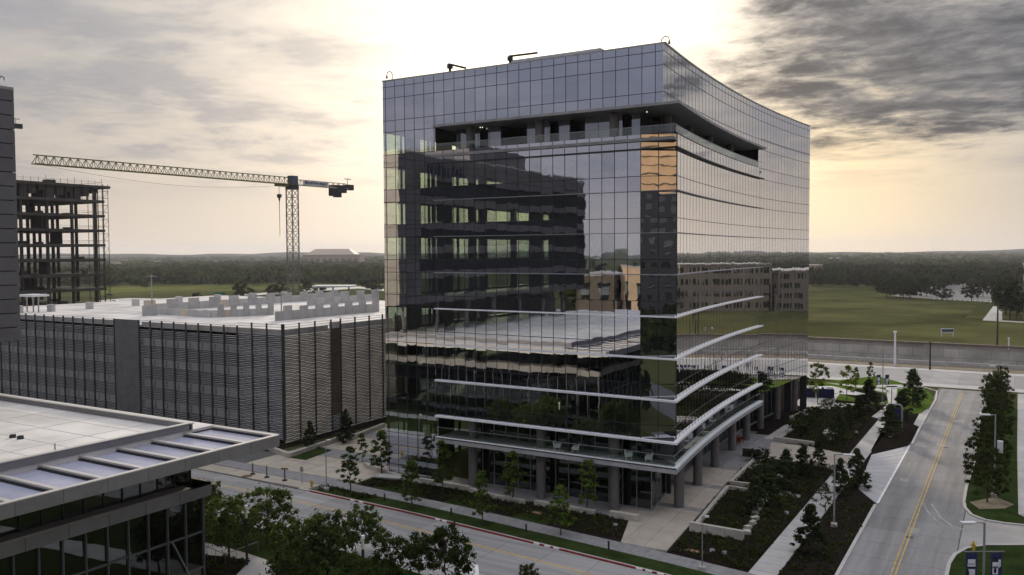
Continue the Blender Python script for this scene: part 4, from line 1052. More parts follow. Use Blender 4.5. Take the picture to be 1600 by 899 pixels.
# name board with worn blue lettering strokes
mid = Vector((MX, MY, zj))+back*8
side_n = Vector((-cd.y, cd.x, 0)); 
if side_n.dot(Vector(tuple(FW))) > 0: side_n = -side_n
bo = mid+side_n*.95
nbd = piece('name_board', pm('board_grey', (.42, .42, .42), .6), ck, (bo.x, bo.y, zj+.75), (9.5, .08, 1.3), (0, 0, math.atan2(cd.y, cd.x)))
for i, (w, h, dz) in enumerate(((.9, .8, .1), (.7, .5, 0), (.8, .55, 0), (.6, .8, .1), (.8, .5, 0), (.5, .5, 0), (.9, .55, 0), (.7, .75, -.1), (.6, .5, 0))):
    c = bo+side_n*.07 + back*(-3.6+i*.92); piece('lettering_stroke', M_BLUE, nbd, (c.x, c.y, zj+.75+dz), (w*.8, .05, h), (0, .3, math.atan2(cd.y, cd.x)))
hx = Vector((MX, MY, zj)) - back*4.6; hk = MB()
for s_ in (-.18, .18): hk.bar((hx.x+s_, hx.y, zj), (hx.x+s_, hx.y, zj-3.2), .05)
hk.build('hoist_cable', M_DARKM, ck)
hb = MB().obox((hx.x, hx.y, zj-3.4), (1.0, .8, .9)).cyl((hx.x, hx.y, zj-3.8), (hx.x, hx.y, zj-5.0), .35, .1, 8); hb.build('hook_block', M_DARKM, ck)
MB().cyl((hx.x, hx.y, zj-5), (hx.x, hx.y, zj-14.5), .09, .06, 6).build('sling', M_DARKM, ck)
piece('trolley', M_JIB, ck, (hx.x, hx.y, zj-.3), (1.8, 1.6, .5), (0, 0, math.atan2(cd.y, cd.x)))
dl = MB(); prev = None
for i in range(13):
    t = i/12; p = Vector((MX, MY, zj)).lerp(tip, .98*t); p.z -= 2.4*math.sin(math.pi*t)+.1
    if prev: dl.bar(prev, p, .05)
    prev = p
dl.build('sagging_cable', M_DARKM, ck)
e2 = Vector(atD(41, 201, 300)); w2 = Vector(atD(-330, 150, 250)); w2.z = e2.z; dd = (w2-e2).normalized(); m2 = e2+dd*24
crane('second tower crane whose counter-jib end shows beside the panel-clad block', m2.x, m2.y, e2.z, m2+dd*50, e2+dd*4, e2.z-1.2)

# ================================================================== far landmarks
M_FARW = pm('far_pale_wall', (0.34, 0.27, 0.22), 0.8, var=0.1)
a0 = atD(478, 397, 1800); a1 = atD(566, 397, 1800); ht = atD(520, 390, 1800)[2]
ar = thing('arena', 'long pale hall with shallow pitched roof on the far horizon', 'building', ((a0[0]+a1[0])/2, (a0[1]+a1[1])/2, 0))
ax = Vector((a1[0]-a0[0], a1[1]-a0[1], 0)); L = ax.length; an = math.atan2(ax.y, ax.x); cc = Vector(((a0[0]+a1[0])/2, (a0[1]+a1[1])/2, 0))
MB().obox((cc.x, cc.y, ht*.35), (L, 60, ht*.7), an).build('wall', M_FARW, ar)
m = MB(); Mx = Matrix.Translation(cc) @ Matrix.Rotation(an, 4, 'Z')
rv = [(-L*.46, -31, ht*.68), (L*.42, -31, ht*.68), (L*.42, 31, ht*.68), (-L*.46, 31, ht*.68), (-L*.30, -14, ht+1), (L*.28, -14, ht+1), (L*.28, 14, ht+1), (-L*.30, 14, ht+1)]
m.v = [tuple(Mx @ Vector(v)) for v in rv]; m.f = [(0, 3, 2, 1), (4, 5, 6, 7), (0, 1, 5, 4), (1, 2, 6, 5), (2, 3, 7, 6), (3, 0, 4, 7)]
m.build('roof', pm('far_roof', (0.42, 0.33, 0.28), 0.7), ar)
for i in range(9): piece('bay_door', M_BRN, ar, tuple(Mx @ Vector((-L*.45+i*L*.11, -30.2, ht*.25))), (8, .6, ht*.4), (0, 0, an))
cn = thing('fuel_canopy', 'flat white station canopy on posts beyond the garage', 'canopy', (*G(523, 463)[:2], 0))
c0 = G(523, 463); dep = c0[0]*FW[0]+c0[1]*FW[1]; zt = atD(523, 446, dep)[2]
MB().obox((c0[0], c0[1], zt-.5), (26, 12, 1.0), YAW).build('roof', M_WHITEM, cn)
for dx in (-11, -1, 9): MB().obox((c0[0]+dx*math.cos(YAW), c0[1]+dx*math.sin(YAW), zt/2-.2), (.9, .9, zt-.6), YAW).build('post', M_METAL, cn)
gs = thing('highway_sign', 'green highway sign panel on two posts beyond the garage', 'sign', (*G(343, 471), 0))
c0 = G(343, 471); dep = c0[0]*FW[0]+c0[1]*FW[1]; zt = atD(343, 457, dep)[2]; zb = atD(343, 464, dep)[2]
MB().obox((c0[0], c0[1], (zt+zb)/2), (6.6, .15, zt-zb), YAW).build('panel', pm('sign_green', (0.015, 0.13, 0.10), 0.5), gs)
for dx in (-2.3, 2.3): MB().obox((c0[0]+dx*math.cos(YAW), c0[1]+dx*math.sin(YAW)+.2, zb/2), (.25, .25, zb), YAW).build('post', M_METAL, gs)
tanb = plain_block('tan multi-storey building at the far edge of the field beside the dark trees', 1.8, 60, 385, 420, 21, pm('tan_brick', (0.25, 0.205, 0.165), 0.85, var=0.15, scale=0.2), 4)
plain_block('dark parking deck standing beyond the tan building', 62, 105, 380, 430, 18, pm('deck_wall', (0.20, 0.17, 0.14), 0.85), 4)
plain_block('cream apartment block farther along the field', 112, 165, 395, 430, 20, M_TANW, 5)
tb2 = G(1262, 440)
plain_block('small tan house row glimpsed behind the tower edge', tb2[0]-28, tb2[0]+5, tb2[1]+10, tb2[1]+40, 14, M_TANW, 3)
for i, (px_, py_, w) in enumerate(((1330, 418, 40), (1362, 420, 30), (1425, 426, 22), (1455, 396, 40), (1318, 392, 70), (1520, 430, 26), (440, 399, 90), (650, 398, 50))):
    x, y = G(px_, max(py_+6, 408)); dep = x*FW[0]+y*FW[1]; h = max(5.0, atD(px_, py_, dep)[2]) if py_ > 404 else 9
    o = thing('far_house', ('pale low roof among the far trees right of the field', 'cream shed roof showing between far dark trees', 'small tan gable in the tree belt', 'long reddish roof near the horizon at right', 'pale flat roof near the horizon right of the tower', 'grey roof behind the parking lot trees', 'tiny pale buildings on the horizon beyond the meadow', 'white roof strip in the woods left of the tower')[i], 'building', (x, y, 0))
    MB().obox((x, y, h*.35), (w, 14, h*.7), YAW).build('wall', M_FARW, o)
    mm = MB(); Mq = Matrix.Translation((x, y, h*.7)) @ Matrix.Rotation(YAW, 4, 'Z')
    mm.v = [tuple(Mq @ Vector(v)) for v in ((-w/2-.5, -8, 0), (w/2+.5, -8, 0), (w/2+.5, 8, 0), (-w/2-.5, 8, 0), (-w/2+2, 0, h*.3), (w/2-2, 0, h*.3))]
    mm.f = [(0, 1, 5, 4), (2, 3, 4, 5), (1, 2, 5), (3, 0, 4), (0, 3, 2, 1)]
    mm.build('roof', M_GCON, o)
# ================================================================== vegetation
L_OAK = leaf('oak_leaf', (0.050, 0.078, 0.028), 0.5, 0.42); L_YOUNG = leaf('young_leaf', (0.052, 0.088, 0.022)); L_PINE = leaf('pine_needle', (0.030, 0.044, 0.021), 0.4, 0.2)
L_ROW = leaf('row_leaf', (0.026, 0.038, 0.015), 0.5, 0.35); L_LIME = leaf('lime_leaf', (0.12, 0.16, 0.03)); L_FAR = leaf('far_leaf', (0.022, 0.030, 0.014), 0.4, 0.2)
L_WOOD = leaf('wood_leaf', (0.034, 0.046, 0.019), 0.45, 0.2); L_GREY = leaf('grey_shrub_leaf', (0.055, 0.062, 0.045), 0.4, 0.3)
def leaf_arrays(cl, n, size, rg, out=0.6, shell=0.5, gauss=False):
    cl = np.asarray(cl, float); w = (cl[:, 3]**2*cl[:, 4])**(.7); idx = rg.choice(len(cl), n, p=w/w.sum()); c = cl[idx]
    d = rg.normal(size=(n, 3)); d /= np.linalg.norm(d, axis=1)[:, None]
    r = np.abs(rg.normal(size=n))*.58 if gauss else shell+(1-shell)*rg.random(n)**.7
    p = c[:, :3]+d*np.stack([c[:, 3], c[:, 3], c[:, 4]], 1)*r[:, None]
    nr = rg.normal(size=(n, 3)); nr /= np.linalg.norm(nr, axis=1)[:, None]; nr = d*out+nr*(1-out)+np.array([0, 0, .25]); nr /= np.linalg.norm(nr, axis=1)[:, None]
    t = np.cross(nr, rg.normal(size=(n, 3))); t /= np.linalg.norm(t, axis=1)[:, None]; b = np.cross(nr, t)
    s = size*(.45+1.1*rg.random(n))[:, None]
    V = np.stack([p-t*s, p+b*s*.55, p+t*s, p-b*s*.55], 1).reshape(-1, 3)
    return V, np.arange(4*n).reshape(-1, 4)
TREES = {}
def template(kind, seed):
    if (kind, seed) in TREES: return TREES[(kind, seed)]
    rg = np.random.default_rng(seed*17+len(kind)); cl = []; tb = MB()
    def ring(n, z0, z1, prof, r0, r1, flat=.8, lo=.2):
        for i in range(n):
            z = rg.uniform(z0, z1); t = (z-z0)/(z1-z0); a = rg.random()*6.28; rad = prof(t)*(lo+(1.12-lo)*rg.random()**.6); r = rg.uniform(r0, r1)
            cl.append((rad*math.cos(a), rad*math.sin(a), z+.12*rad*rg.normal()*.5, r, r*flat))
    dome = lambda t: math.sqrt(max(.04, 1-((t-.38)/.66)**2))
    if kind == 'oak':
        H = 5.2; ring(85, 1.5, 4.9, lambda t: 2.35*dome(t), .30, .58); n, s, mat, tr_ = 10500, .105, L_OAK, .11
    elif kind == 'young':
        H = 6.6; ring(52, 1.4, 6.3, lambda t: 1.3*(1-t)**.75+.1 if t > .18 else 1.0, .16, .36); n, s, mat, tr_ = 5400, .11, L_YOUNG, .07
    elif kind == 'pine':
        H = 5.2; ring(105, .40, 4.95, lambda t: 1.40*(1-t)**.85+.06, .18, .38, .75); n, s, mat, tr_ = 11000, .10, L_PINE, .08
    elif kind == 'row':
        H = 8.0; ring(110, 1.5, 7.5, lambda t: 2.9*dome(t), .30, .62, .75); n, s, mat, tr_ = 12000, .125, L_ROW, .14
    elif kind == 'lime':
        H = 6.0; ring(40, 1.5, 5.6, lambda t: 1.4*dome(t), .2, .42); n, s, mat, tr_ = 2600, .12, L_LIME, .07
    elif kind == 'far':
        H = 10.0; ring(46, 2.2, 9.0, lambda t: 4.3*dome(t), .8, 1.4, .8); n, s, mat, tr_ = 3600, .34, L_FAR, .22
    elif kind == 'shrub':
        H = 1.6; ring(18, .3, 1.3, lambda t: .75*dome(t), .18, .34); n, s, mat, tr_ = 1100, .08, L_ROW, .03
    elif kind == 'grey':
        H = 3.4; ring(26, .5, 3.1, lambda t: 1.2*(1-t)+.1, .15, .32); n, s, mat, tr_ = 900, .09, L_GREY, .05
    V, Q = leaf_arrays(cl, n, s, rg, shell=.0, gauss=True)
    crown = fast('crown', V, Q, mat)
    hz_ = H*.86; k = 7; pts = [(rg.normal()*.03*i, rg.normal()*.03*i, hz_*i/k) for i in range(k+1)]; pts[0] = (0, 0, -.15)
    for i in range(k): tb.cyl(pts[i], pts[i+1], tr_*(1-i/k*.85), tr_*(1-(i+1)/k*.85), 7, False)
    for c in cl[::3]:
        z0 = max(H*.18, c[2]-rg.uniform(.2, .5)*H*.25); j = min(k-1, int(z0/hz_*k)); p = pts[j+1] if pts[j+1][2] < c[2] else pts[j]
        tb.cyl(p, (c[0], c[1], c[2]), tr_*.32, tr_*.10, 5, False)
    TREES[(kind, seed)] = (crown, tb.mesh('trunk', M_TRUNK, True), H); return TREES[(kind, seed)]
def tree(kind, seed, loc, height, label, group, name='tree', cat='tree', wide=1.0):
    cm, tm, H = template(kind, seed)
    s = height/H
    o = add(name, None, None, Matrix.Translation((loc[0], loc[1], loc[2] if len(loc) > 2 else 0.05)) @ Matrix.Rotation(random.random()*6.28, 4, 'Z') @ Matrix.Diagonal((s*wide, s*wide, s, 1)), label, cat, group)
    local('trunk', tm, M_TRUNK, o); local('crown', cm, None, o); return o
def ptree(kind, seed, px, py, pyt, label, group, name='tree', wide=1.0, cat='tree'):
    b = G(px, py); h = max(.6, topz(b, px, pyt)); return tree(kind, seed, b, h, label, group, name, cat, wide)
# trees by the pavilion
for i, (px, py, pt, w, lb_) in enumerate(((322, 846, 757, 1.0, 'broad tree pressed against the pavilion glass corner'), (357, 880, 778, 1.12, 'broad tree in the pavilion planting beside the handrail'), (418, 852, 765, 1.25, 'wide tree with pale paving showing under its crown beside the lantern post'),
        (478, 925, 812, 1.15, 'broad tree with yellowish young leaf tips'), (512, 915, 806, 1.0, 'broad tree crowded behind the yellowish-tipped tree'), (566, 872, 793, 1.05, 'upright dark tree behind the second lantern post'), (615, 925, 838, 1.1, 'rounded tree between lantern post and street'), (655, 905, 838, .8, 'small tree squeezed between two rounder street trees'), (697, 930, 826, 1.0, 'pointed dark tree nearest the painted street hatch'), (455, 960, 868, 1.1, 'low tree below the yellowish-tipped tree'), (560, 960, 872, 1.1, 'low tree in front of the second lantern post'), (826, 925, 888, .9, 'tree whose twig tips just reach over the street edge'))):
    ptree('oak', i % 4, px, py, pt, lb_, None, wide=w*.84)
# slender young trees in the front planting
for i, (px, py, pt, w, lb_) in enumerate(((643, 797, 718, 1.0, 'young tree on the street verge nearest the entry court'), (754, 824, 738, .95, 'young tree on the street verge facing the first two tower columns'), (876, 838, 757, 1.0, 'young tree on the street verge nearest the tan plaza'),
        (802, 786, 706, 1.05, 'young tree in the front bed just before the middle column'), (918, 802, 718, 1.0, 'young tree in the front bed just before the corner column'), (691, 772, 690, 1.05, 'young tree before the end of the second-floor balcony'), (596, 742, 671, 1.15, 'young tree beside the flat stone slab seat'), (547, 770, 699, 1.05, 'young tree at the entry court edge beside the thin dark lamp pole'), (566, 722, 678, .9, 'small young tree deep in the entry court against the tower end'))):
    ptree('young', i % 4, px, py, pt, lb_, 'young trees along the tower front', wide=w*1.3)
for px, py, pt, w in ((370, 668, 630, .8), (240, 646, 612, .8), (176, 632, 600, .8), (117, 628, 596, .8), (18, 614, 584, .8)):
    ptree('young', 2, px, py, pt, 'small young tree against the louvred garage front', 'young trees at the garage foot', wide=w*1.2)
ptree('pine', 1, 484, 703, 659, 'narrow dark conifer at the garage corner wall', None); ptree('pine', 2, 541, 692, 640, 'slim dark tree by the garage side screen', None)
# conifers and small trees in the side beds
for i, (px, py, pt, w, lb_) in enumerate(((1267, 867, 790, 1.0, 'lone dark conifer in the narrow bed between side walk and road'), (1313, 773, 719, .95, 'dark conifer close behind the grey lamp post in the mulch'), (1339, 762, 702, 1.05, 'pointed dark conifer at the corner of the paver lay-by'), (1255, 745, 696, 1.05, 'dark conifer at the edge of the tan cross path'), (1279, 729, 690, .9, 'slim conifer standing on the tan cross path'),
        (1196, 796, 727, 1.2, 'broad conifer beside the broken stones of the street-end planter'), (1228, 770, 703, 1.05, 'conifer between the middle planter and the side walk'), (1205, 768, 720, 1.2, 'conifer at the back wall of the street-end planter'), (1180, 805, 745, 1.1, 'conifer inside the street-end planter'))):
    ptree('pine', i % 4, px, py, pt, lb_, 'conifers in the side beds', wide=w*1.15)
for i, (px, py, pt, w, lb_) in enumerate(((1310, 688, 645, 1.0, 'dark conifer next to the pale boulders'), (1325, 671, 632, 1.0, 'dark conifer second past the boulders along the walk'), (1341, 657, 618, 1.05, 'dark conifer third past the boulders along the walk'), (1358, 643, 592, 1.1, 'tall conifer last in the bed before the far lawn'), (1392, 682, 633, 1.25, 'broad conifer in front of the arched sign'), (1410, 654, 610, 1.2, 'conifer in the roadside bed behind the arched sign'), (1426, 634, 576, 1.15, 'tall conifer on the lawn corner by the frontage road'), (1300, 694, 660, .9, 'small conifer before the pale boulders'))):
    ptree('pine', (i+1) % 4, px, py, pt, lb_, 'conifers toward the far lawns', wide=w*1.15)
for i, (px, py, pt) in enumerate(((1278, 634, 565), (1323, 626, 570), (1337, 610, 573), (1360, 602, 566))):
    ptree('lime' if i < 2 else 'young', i, px, py, pt, ('light green tree beside the navy containers', 'light green tree in the middle of the bright far lawn', 'thin young tree behind the bright lawn by the frontage road', 'thin young tree near the banner pole by the frontage road')[i], 'bright lawn trees' if i < 2 else 'thin frontage trees', wide=1.0)
for px, py, pt in ((1290, 800, 757), (1283, 782, 752)): ptree('grey', 1, px, py, pt, 'sparse grey-leaved shrub beside the side walk lamp', 'sparse grey shrubs', 'shrub', cat='shrub', wide=1.3)
for i, (px, py, pt) in enumerate(((1180, 720, 703), (1192, 722, 703), (1255, 672, 648), (1245, 680, 655), (1262, 664, 640), (1272, 655, 634))):
    ptree('shrub', i % 3, px, py, pt, ('rounded shrub at the plaza end of the middle planter', 'rounded shrub beside the tan cross path on the middle planter', 'shrub second along the far planter edge from the plaza', 'shrub first along the far planter edge from the plaza', 'shrub third along the far planter edge from the plaza', 'shrub at the stepped stone wall near the far lawns')[i], 'planter edge shrubs', 'shrub', cat='shrub', wide=1.5)
# dense row along the right of the side road
ra = np.array(G(1543, 786)); rb_ = np.array(G(1558, 632))
for i in range(9):
    p = lerp(ra, rb_, i/8)
    tree('row', i % 3, (p[0]+random.uniform(-.5, .5), p[1]), random.uniform(6.0, 7.3), 'dense dark median tree, '+('first', 'second', 'third', 'fourth', 'fifth', 'sixth', 'seventh', 'eighth', 'ninth', 'tenth')[i]+' from the lot entrance', 'dark median tree row', wide=random.uniform(.78, .92))
ptree('row', 1, 1564, 610, 570, 'single dark tree at the end of the median by the frontage road', None, wide=.8)
b = G(1598, 905); tree('row', 2, (b[0]+2.2, b[1]), 5.5, 'dark tree at the corner lawn edge with twigs reaching the drive', None, wide=.8)
# dark trees by the far parking lot
far_px = [(1385, 466), (1398, 464), (1412, 466), (1422, 468), (1432, 462), (1448, 464), (1472, 470), (1518, 471), (1536, 464), (1366, 452), (1380, 450), (1404, 454), (1440, 456), (1463, 452), (1480, 449), (1505, 450), (1530, 452), (1548, 452), (1566, 456), (1578, 460), (1300, 449), (1318, 449), (1340, 450), (1284, 448), (1270, 448)]
for i, (px, py) in enumerate(far_px):
    tree('far', i % 4, G(px, py), random.uniform(8.5, 12.5), 'dark rounded tree beside the far parking lot and field edge', 'trees by the far parking lot', wide=random.uniform(.95, 1.35))
for i, (px, py, h) in enumerate(((1578, 501, 17), (1588, 498, 15), (1572, 492, 16))):
    tree('far', i, G(px, py), h, ('tall dark tree closest to the concrete drive by the tan building', 'tall dark tree touching the tan building corner', 'tall dark tree at the parking-lot end of the tan building')[i], 'trees at the tan building', wide=.85)
for i, (px, py, h, w) in enumerate(((380, 470, 11, 1.2), (425, 462, 8, 1.3), (440, 461, 9, 1.1), (478, 459, 9, 1.2), (500, 462, 7, 1.4), (575, 456, 10, 1.2), (588, 457, 9, 1.2), (226, 451, 5, 1.3), (308, 473, 6, 1.1))):
    tree('far', i % 4, G(px, py), h, ('large round tree standing alone between highway sign and crane mast', 'bushy tree just left of the crane mast foot', 'bushy tree right at the crane mast foot', 'low round tree between crane mast and station canopy', 'low wide tree beside the station canopy post', 'bushy tree past the station canopy toward the glass tower', 'bushy tree against the edge of the glass tower beyond the garage', 'tiny lone bush on the meadow near the unfinished frame', 'small tree beside the green highway sign')[i], 'meadow trees', wide=w)
# far woods: one mass
def lump(nq, seed, size):
    rg = np.random.default_rng(seed); cl = [(rg.normal()*.28, rg.normal()*.28, rg.uniform(.40, .72), rg.uniform(.34, .5), rg.uniform(.26, .34)) for _ in range(6)]
    return leaf_arrays(cl, nq, size, rg, out=.75, shell=.75)
def wood(name, label, spots, temps, mat):
    Vs, Qs, off = [], [], 0
    for (x, y, r, h) in spots:
        V, Q = temps[random.randrange(len(temps))]; a = random.random()*6.28; c, s = math.cos(a), math.sin(a)
        X = (V[:, 0]*c-V[:, 1]*s)*r+x; Y = (V[:, 0]*s+V[:, 1]*c)*r+y; Zz = np.maximum(V[:, 2]*h, 0)
        Vs.append(np.stack([X, Y, Zz], 1)); Qs.append(Q+off); off += len(V)
    me = fast(name, np.concatenate(Vs), np.concatenate(Qs), mat)
    return add(name, me, label=label, cat='woods', kind='stuff')
T1 = [lump(110, i, .20) for i in range(5)]; T2 = [lump(46, 9+i, .30) for i in range(4)]; T3 = [lump(16, 20+i, .52) for i in range(4)]
def polar(n, b0, b1, d0, d1, r0, r1, h0, h1, keep=lambda x, y, px, d: True):
    out = []
    while len(out) < n:
        d = math.sqrt(random.uniform(d0*d0, d1*d1)); b = R(random.uniform(b0, b1)); x = d*math.sin(b-YAW); y = d*math.cos(b-YAW)
        dep = d*math.cos(b); px = 800+F_PX*math.tan(b) if abs(b) < 1.4 else 9999
        if not keep(x, y, px, dep): n -= 1; continue
        out.append((x, y, random.uniform(r0, r1), random.uniform(h0, h1)))
    return out
nz_ = lambda x, y, k: math.sin(x*k+1.3)*math.sin(y*k*1.3+.4)+.5*math.sin(x*k*2.7+y*k*1.9)
def kl(x, y, px, d): return d > 735+25*math.sin(px*.03) and px < 640
wood('woods', 'dark belt of woodland beyond the meadow left of the tower', polar(2300, -36, -6, 735, 1120, 4.5, 10, 6, 14, kl), T1, L_WOOD)
def kr(x, y, px, d):
    if px < 1250 or (y < 660 and x > -160 and px < 5000 and d < 640): return False
    return nz_(x, y, .013) > -.25
wood('woods', 'dark tree belt beyond the field right of the tower', polar(1700, 18, 62, 640, 1150, 5.5, 9, 8, 14, kr), T1, L_FAR)
def km(x, y, px, d):
    if px < 480 and 2050 < d < 2700: return False
    return nz_(x, y, .006) > -.45 and (px < 700 or px > 1200)
wood('woods', 'hazy woodland reaching toward the horizon', polar(3600, -40, 66, 1120, 2100, 9, 16, 8, 13, km), T2, L_WOOD)
wood('woods', 'faint far treetops along the horizon', polar(5200, -42, 66, 2100, 6200, 18, 46, 9, 15, km), T3, L_WOOD)
wood('woods', 'trees behind the viewpoint mirrored in the glass', polar(600, 100, 260, 240, 1500, 6, 12, 7, 13, lambda x, y, px, d: y < -180), T2, L_WOOD)
near = [(random.uniform(-46, 60), random.uniform(-130, 36)) for _ in range(230)]
near = [(x, y, random.uniform(3, 5.5), random.uniform(5, 9.5)) for x, y in near if not (abs(x) < 14 and abs(y) < 14) and not (-13.5 < x < -3.5) and not (x*FW[0]+y*FW[1] > 20 and CAM_H-9.5 < .42*(x*FW[0]+y*FW[1]) and abs(x*RT[0]+y*RT[1]) < .72*(x*FW[0]+y*FW[1]))]
wood('woods', 'dark street trees below the viewpoint mirrored in the lower glass', near, T1, L_ROW)
# planting in the beds: low tufts, joined
def inside(p, poly):
    x, y = p; c = False
    for i in range(len(poly)):
        (x0, y0), (x1, y1) = poly[i-1], poly[i]
        if (y0 > y) != (y1 > y) and x < (x1-x0)*(y-y0)/(y1-y0)+x0: c = not c
    return c
def tufts(label, poly, dens, r, h, mat, z=.07):
    xs = [p[0] for p in poly]; ys_ = [p[1] for p in poly]; A = (max(xs)-min(xs))*(max(ys_)-min(ys_)); Vs, Qs, off = [], [], 0
    for _ in range(int(A*dens)):
        p = (random.uniform(min(xs), max(xs)), random.uniform(min(ys_), max(ys_)))
        if not inside(p, poly): continue
        k = rng.uniform(.6, 1.3); V, Q = leaf_arrays([(p[0], p[1], z+h*.45*k, r*k, h*.5*k)], 9, .10*k, rng, out=.5)
        Vs.append(V); Qs.append(Q+off); off += len(V)
    if Vs: add('ground_cover', fast('ground_cover', np.concatenate(Vs), np.concatenate(Qs), mat), label=label, cat='plants', kind='stuff')
L_COV = leaf('cover_leaf', (0.034, 0.045, 0.017), .5, .3)
tufts('low dark planting in the big side bed', bed, 6.5, .22, .3, L_COV)
tufts('low dark planting in the bed toward the far lawn', P((1210, 690), (1218, 684), (1290, 622), (1366, 646), (1330, 690), (1318, 712), (1285, 702)), 4.0, .22, .3, L_COV)
tufts('low planting in the narrow bed along the side road', [(-16.9, 62), (-12.95, 62), (-12.95, 97.5), (-16.7, 97)], 3.0, .18, .22, L_COV)
tufts('low planting along the tower front', [(-66, 75.8), (-50, 74.8), (-32, 73.2), (-33.8, 79), (-56, 79.3), (-66, 79.2)], 7.0, .22, .32, L_COV, .1)
tufts('spiky planting at the street end of the front walk', [(-69.4, 71.2), (-61, 70.9), (-61, 72.6), (-68.6, 73.0)], 7, .18, .35, L_COV, .12)
tufts('low dark planting along the garage foot', [(-150, 82.4), (-88.6, 82.4), (-88.6, 85.9), (-150, 85.9)], 1.6, .28, .4, L_COV, .12)
tufts('low planting below the pavilion handrail', P((308, 868), (350, 872), (392, 878), (365, 905), (308, 915)), 6, .2, .3, L_COV, .14)

# ================================================================== planters on the side plaza
low_wall('long pale stone planter front wall at the street end of the side beds', P((1078, 830), (1162, 845)), .95, .45)
low_wall('angled pale stone edge beside the plaza, street-end planter', P((1087, 826), (1112, 795), (1137, 765)), .5, .4)
low_wall('short pale stone back wall of the street-end planter', P((1137, 765), (1182, 772)), .5, .4)
low_wall('angled pale stone edge beside the plaza, middle planter', P((1141, 759), (1165, 735), (1188, 713)), .5, .4)
low_wall('short pale stone front wall of the middle planter', P((1141, 759), (1182, 764)), .6, .4)
low_wall('low pale stone wall between plaza paving and far bed', P((1209, 690), (1272, 698)), .7, .45)
low_wall('angled pale stone kerb of the far bed', P((1219, 687), (1240, 671)), .4, .4)
low_wall('stepped pale stone wall near the far lawns', P((1238, 659), (1277, 640)), .8, 1.0)
def rubble(label, pts, n, s):
    o = thing('stone_edging', label, 'stones', (*pts[0], 0)); pts = [np.array(p) for p in pts]
    for i in range(n):
        t = (i+.5)/n*(len(pts)-1); j = min(int(t), len(pts)-2); p = lerp(pts[j], pts[j+1], t-j)
        piece('stone', M_STONE, o, (p[0]+random.uniform(-.2, .2), p[1]+random.uniform(-.2, .2), .2), (s*random.uniform(.5, 1.2), s*random.uniform(.5, 1.1), random.uniform(.3, .6)), (random.uniform(-.1, .1), random.uniform(-.1, .1), random.random()*3))
rubble('broken pale stones edging the street-end planter', P((1163, 838), (1185, 800), (1202, 772)), 11, .8)
rubble('broken pale stones edging the middle planter', P((1205, 760), (1222, 740), (1240, 716)), 8, .8)
rubble('cluster of pale boulders in the far bed', P((1290, 682), (1302, 672), (1298, 690)), 6, 1.3)

# ================================================================== lamps, poles, signs
def lamp(label, base, zt, arm=(1.6, 0.0), r=.09, z0=.08, group=None, head=(1.1, .4), foot=True):
    o = thing('street_lamp', label, 'lamp', (base[0], base[1], z0), group); x, y = base
    if foot: MB().cyl((x, y, z0-.1), (x, y, z0+.35), .32, .30, 14).build('base', M_STONE, o)
    MB().cyl((x, y, z0), (x, y, zt), r, r*.75, 10).build('pole', M_METAL, o)
    ax_, ay_ = arm; MB().bar((x, y, zt-.05), (x+ax_*.5, y+ay_*.5, zt-.03), .07).build('arm', M_METAL, o)
    an = math.atan2(ay_, ax_); lh = piece('lamp_head', M_WHITEM, o, (x+ax_*.72, y+ay_*.72, zt-.02), (head[0], head[1], .12), (0, 0, an)); piece('lens', M_METAL, lh, (x+ax_*.74, y+ay_*.74, zt-.10), (head[0]*.7, head[1]*.7, .05), (0, 0, an)); return o
def lamp_px(label, px, py, pxt, pyt, **kw):
    b = G(px, py); return lamp(label, b, topz(b, pxt, pyt), **kw)
lamp_px('grey lamp post standing in the mulch beside the side walk', 1303, 824, 1305, 713, arm=(1.7, .7))
b = G(1536, 950); zt = topz(b, 1533, 822)
l2 = lamp('grey lamp post with two printed banners on the corner lawn', b, zt, arm=(-1.5, -.9), r=.10)
def banner(o, c, w, h, an, flip):
    bn_ = piece('banner', pm('banner_blue', (0.025, 0.028, 0.10), 0.6), o, c, (w, .03, h), (0, 0, an))
    ux, uy = math.cos(an), math.sin(an); f = (uy*.03, -ux*.03)
    def spot(du, dz, sw, sh, mat): piece('banner_print', mat, bn_, (c[0]+ux*du*w+f[0], c[1]+uy*du*w+f[1], c[2]+dz*h), (sw*w, .012, sh*h), (0, 0, an))
    Wp = pm('banner_white', (0.62, 0.63, 0.68), 0.6); Dk = pm('banner_dark', (0.02, 0.02, 0.03), 0.6)
    if flip: spot(0, .12, .66, .22, Wp); spot(0, -.02, .7, .12, Wp); spot(0, -.14, .5, .10, Dk); spot(.02, -.32, .6, .26, Wp); spot(-.3, -.36, .2, .2, Dk)
    else: spot(-.1, .22, .34, .2, Dk); spot(-.05, -.02, .62, .24, Wp); spot(-.1, -.25, .5, .34, Wp); spot(-.12, -.26, .2, .22, pm('banner_blue', (0.025, 0.028, 0.10))); spot(.28, .06, .2, .3, Wp)
an = YAW
for s_, fl in ((-1, True), (1, False)):
    banner(l2, (b[0]+s_*.95*math.cos(an), b[1]+s_*.95*math.sin(an), topz(b, 1536, 890)), 0.85, 1.8, an, fl)
    for zz in (869,): MB().bar((b[0], b[1], topz(b, 1536, zz)), (b[0]+s_*1.55*math.cos(an), b[1]+s_*1.55*math.sin(an), topz(b, 1536, zz)), .05).build('banner_arm', M_METAL, l2)
b = G(1379, 633); zt = topz(b, 1377, 556)
l3 = lamp('tall thin pole with two blue and white banners by the far walk', b, zt, arm=(.4, 0), r=.08, head=(.3, .2))
for s_, fl in ((-1, True), (1, False)): banner(l3, (b[0]+s_*.75*math.cos(an), b[1]+s_*.75*math.sin(an), topz(b, 1379, 595)), .7, 1.8, an, fl)
l4 = lamp_px('grey lamp post with equipment box among the median trees', 1553, 778, 1556, 650, arm=(-1.4, -.6))
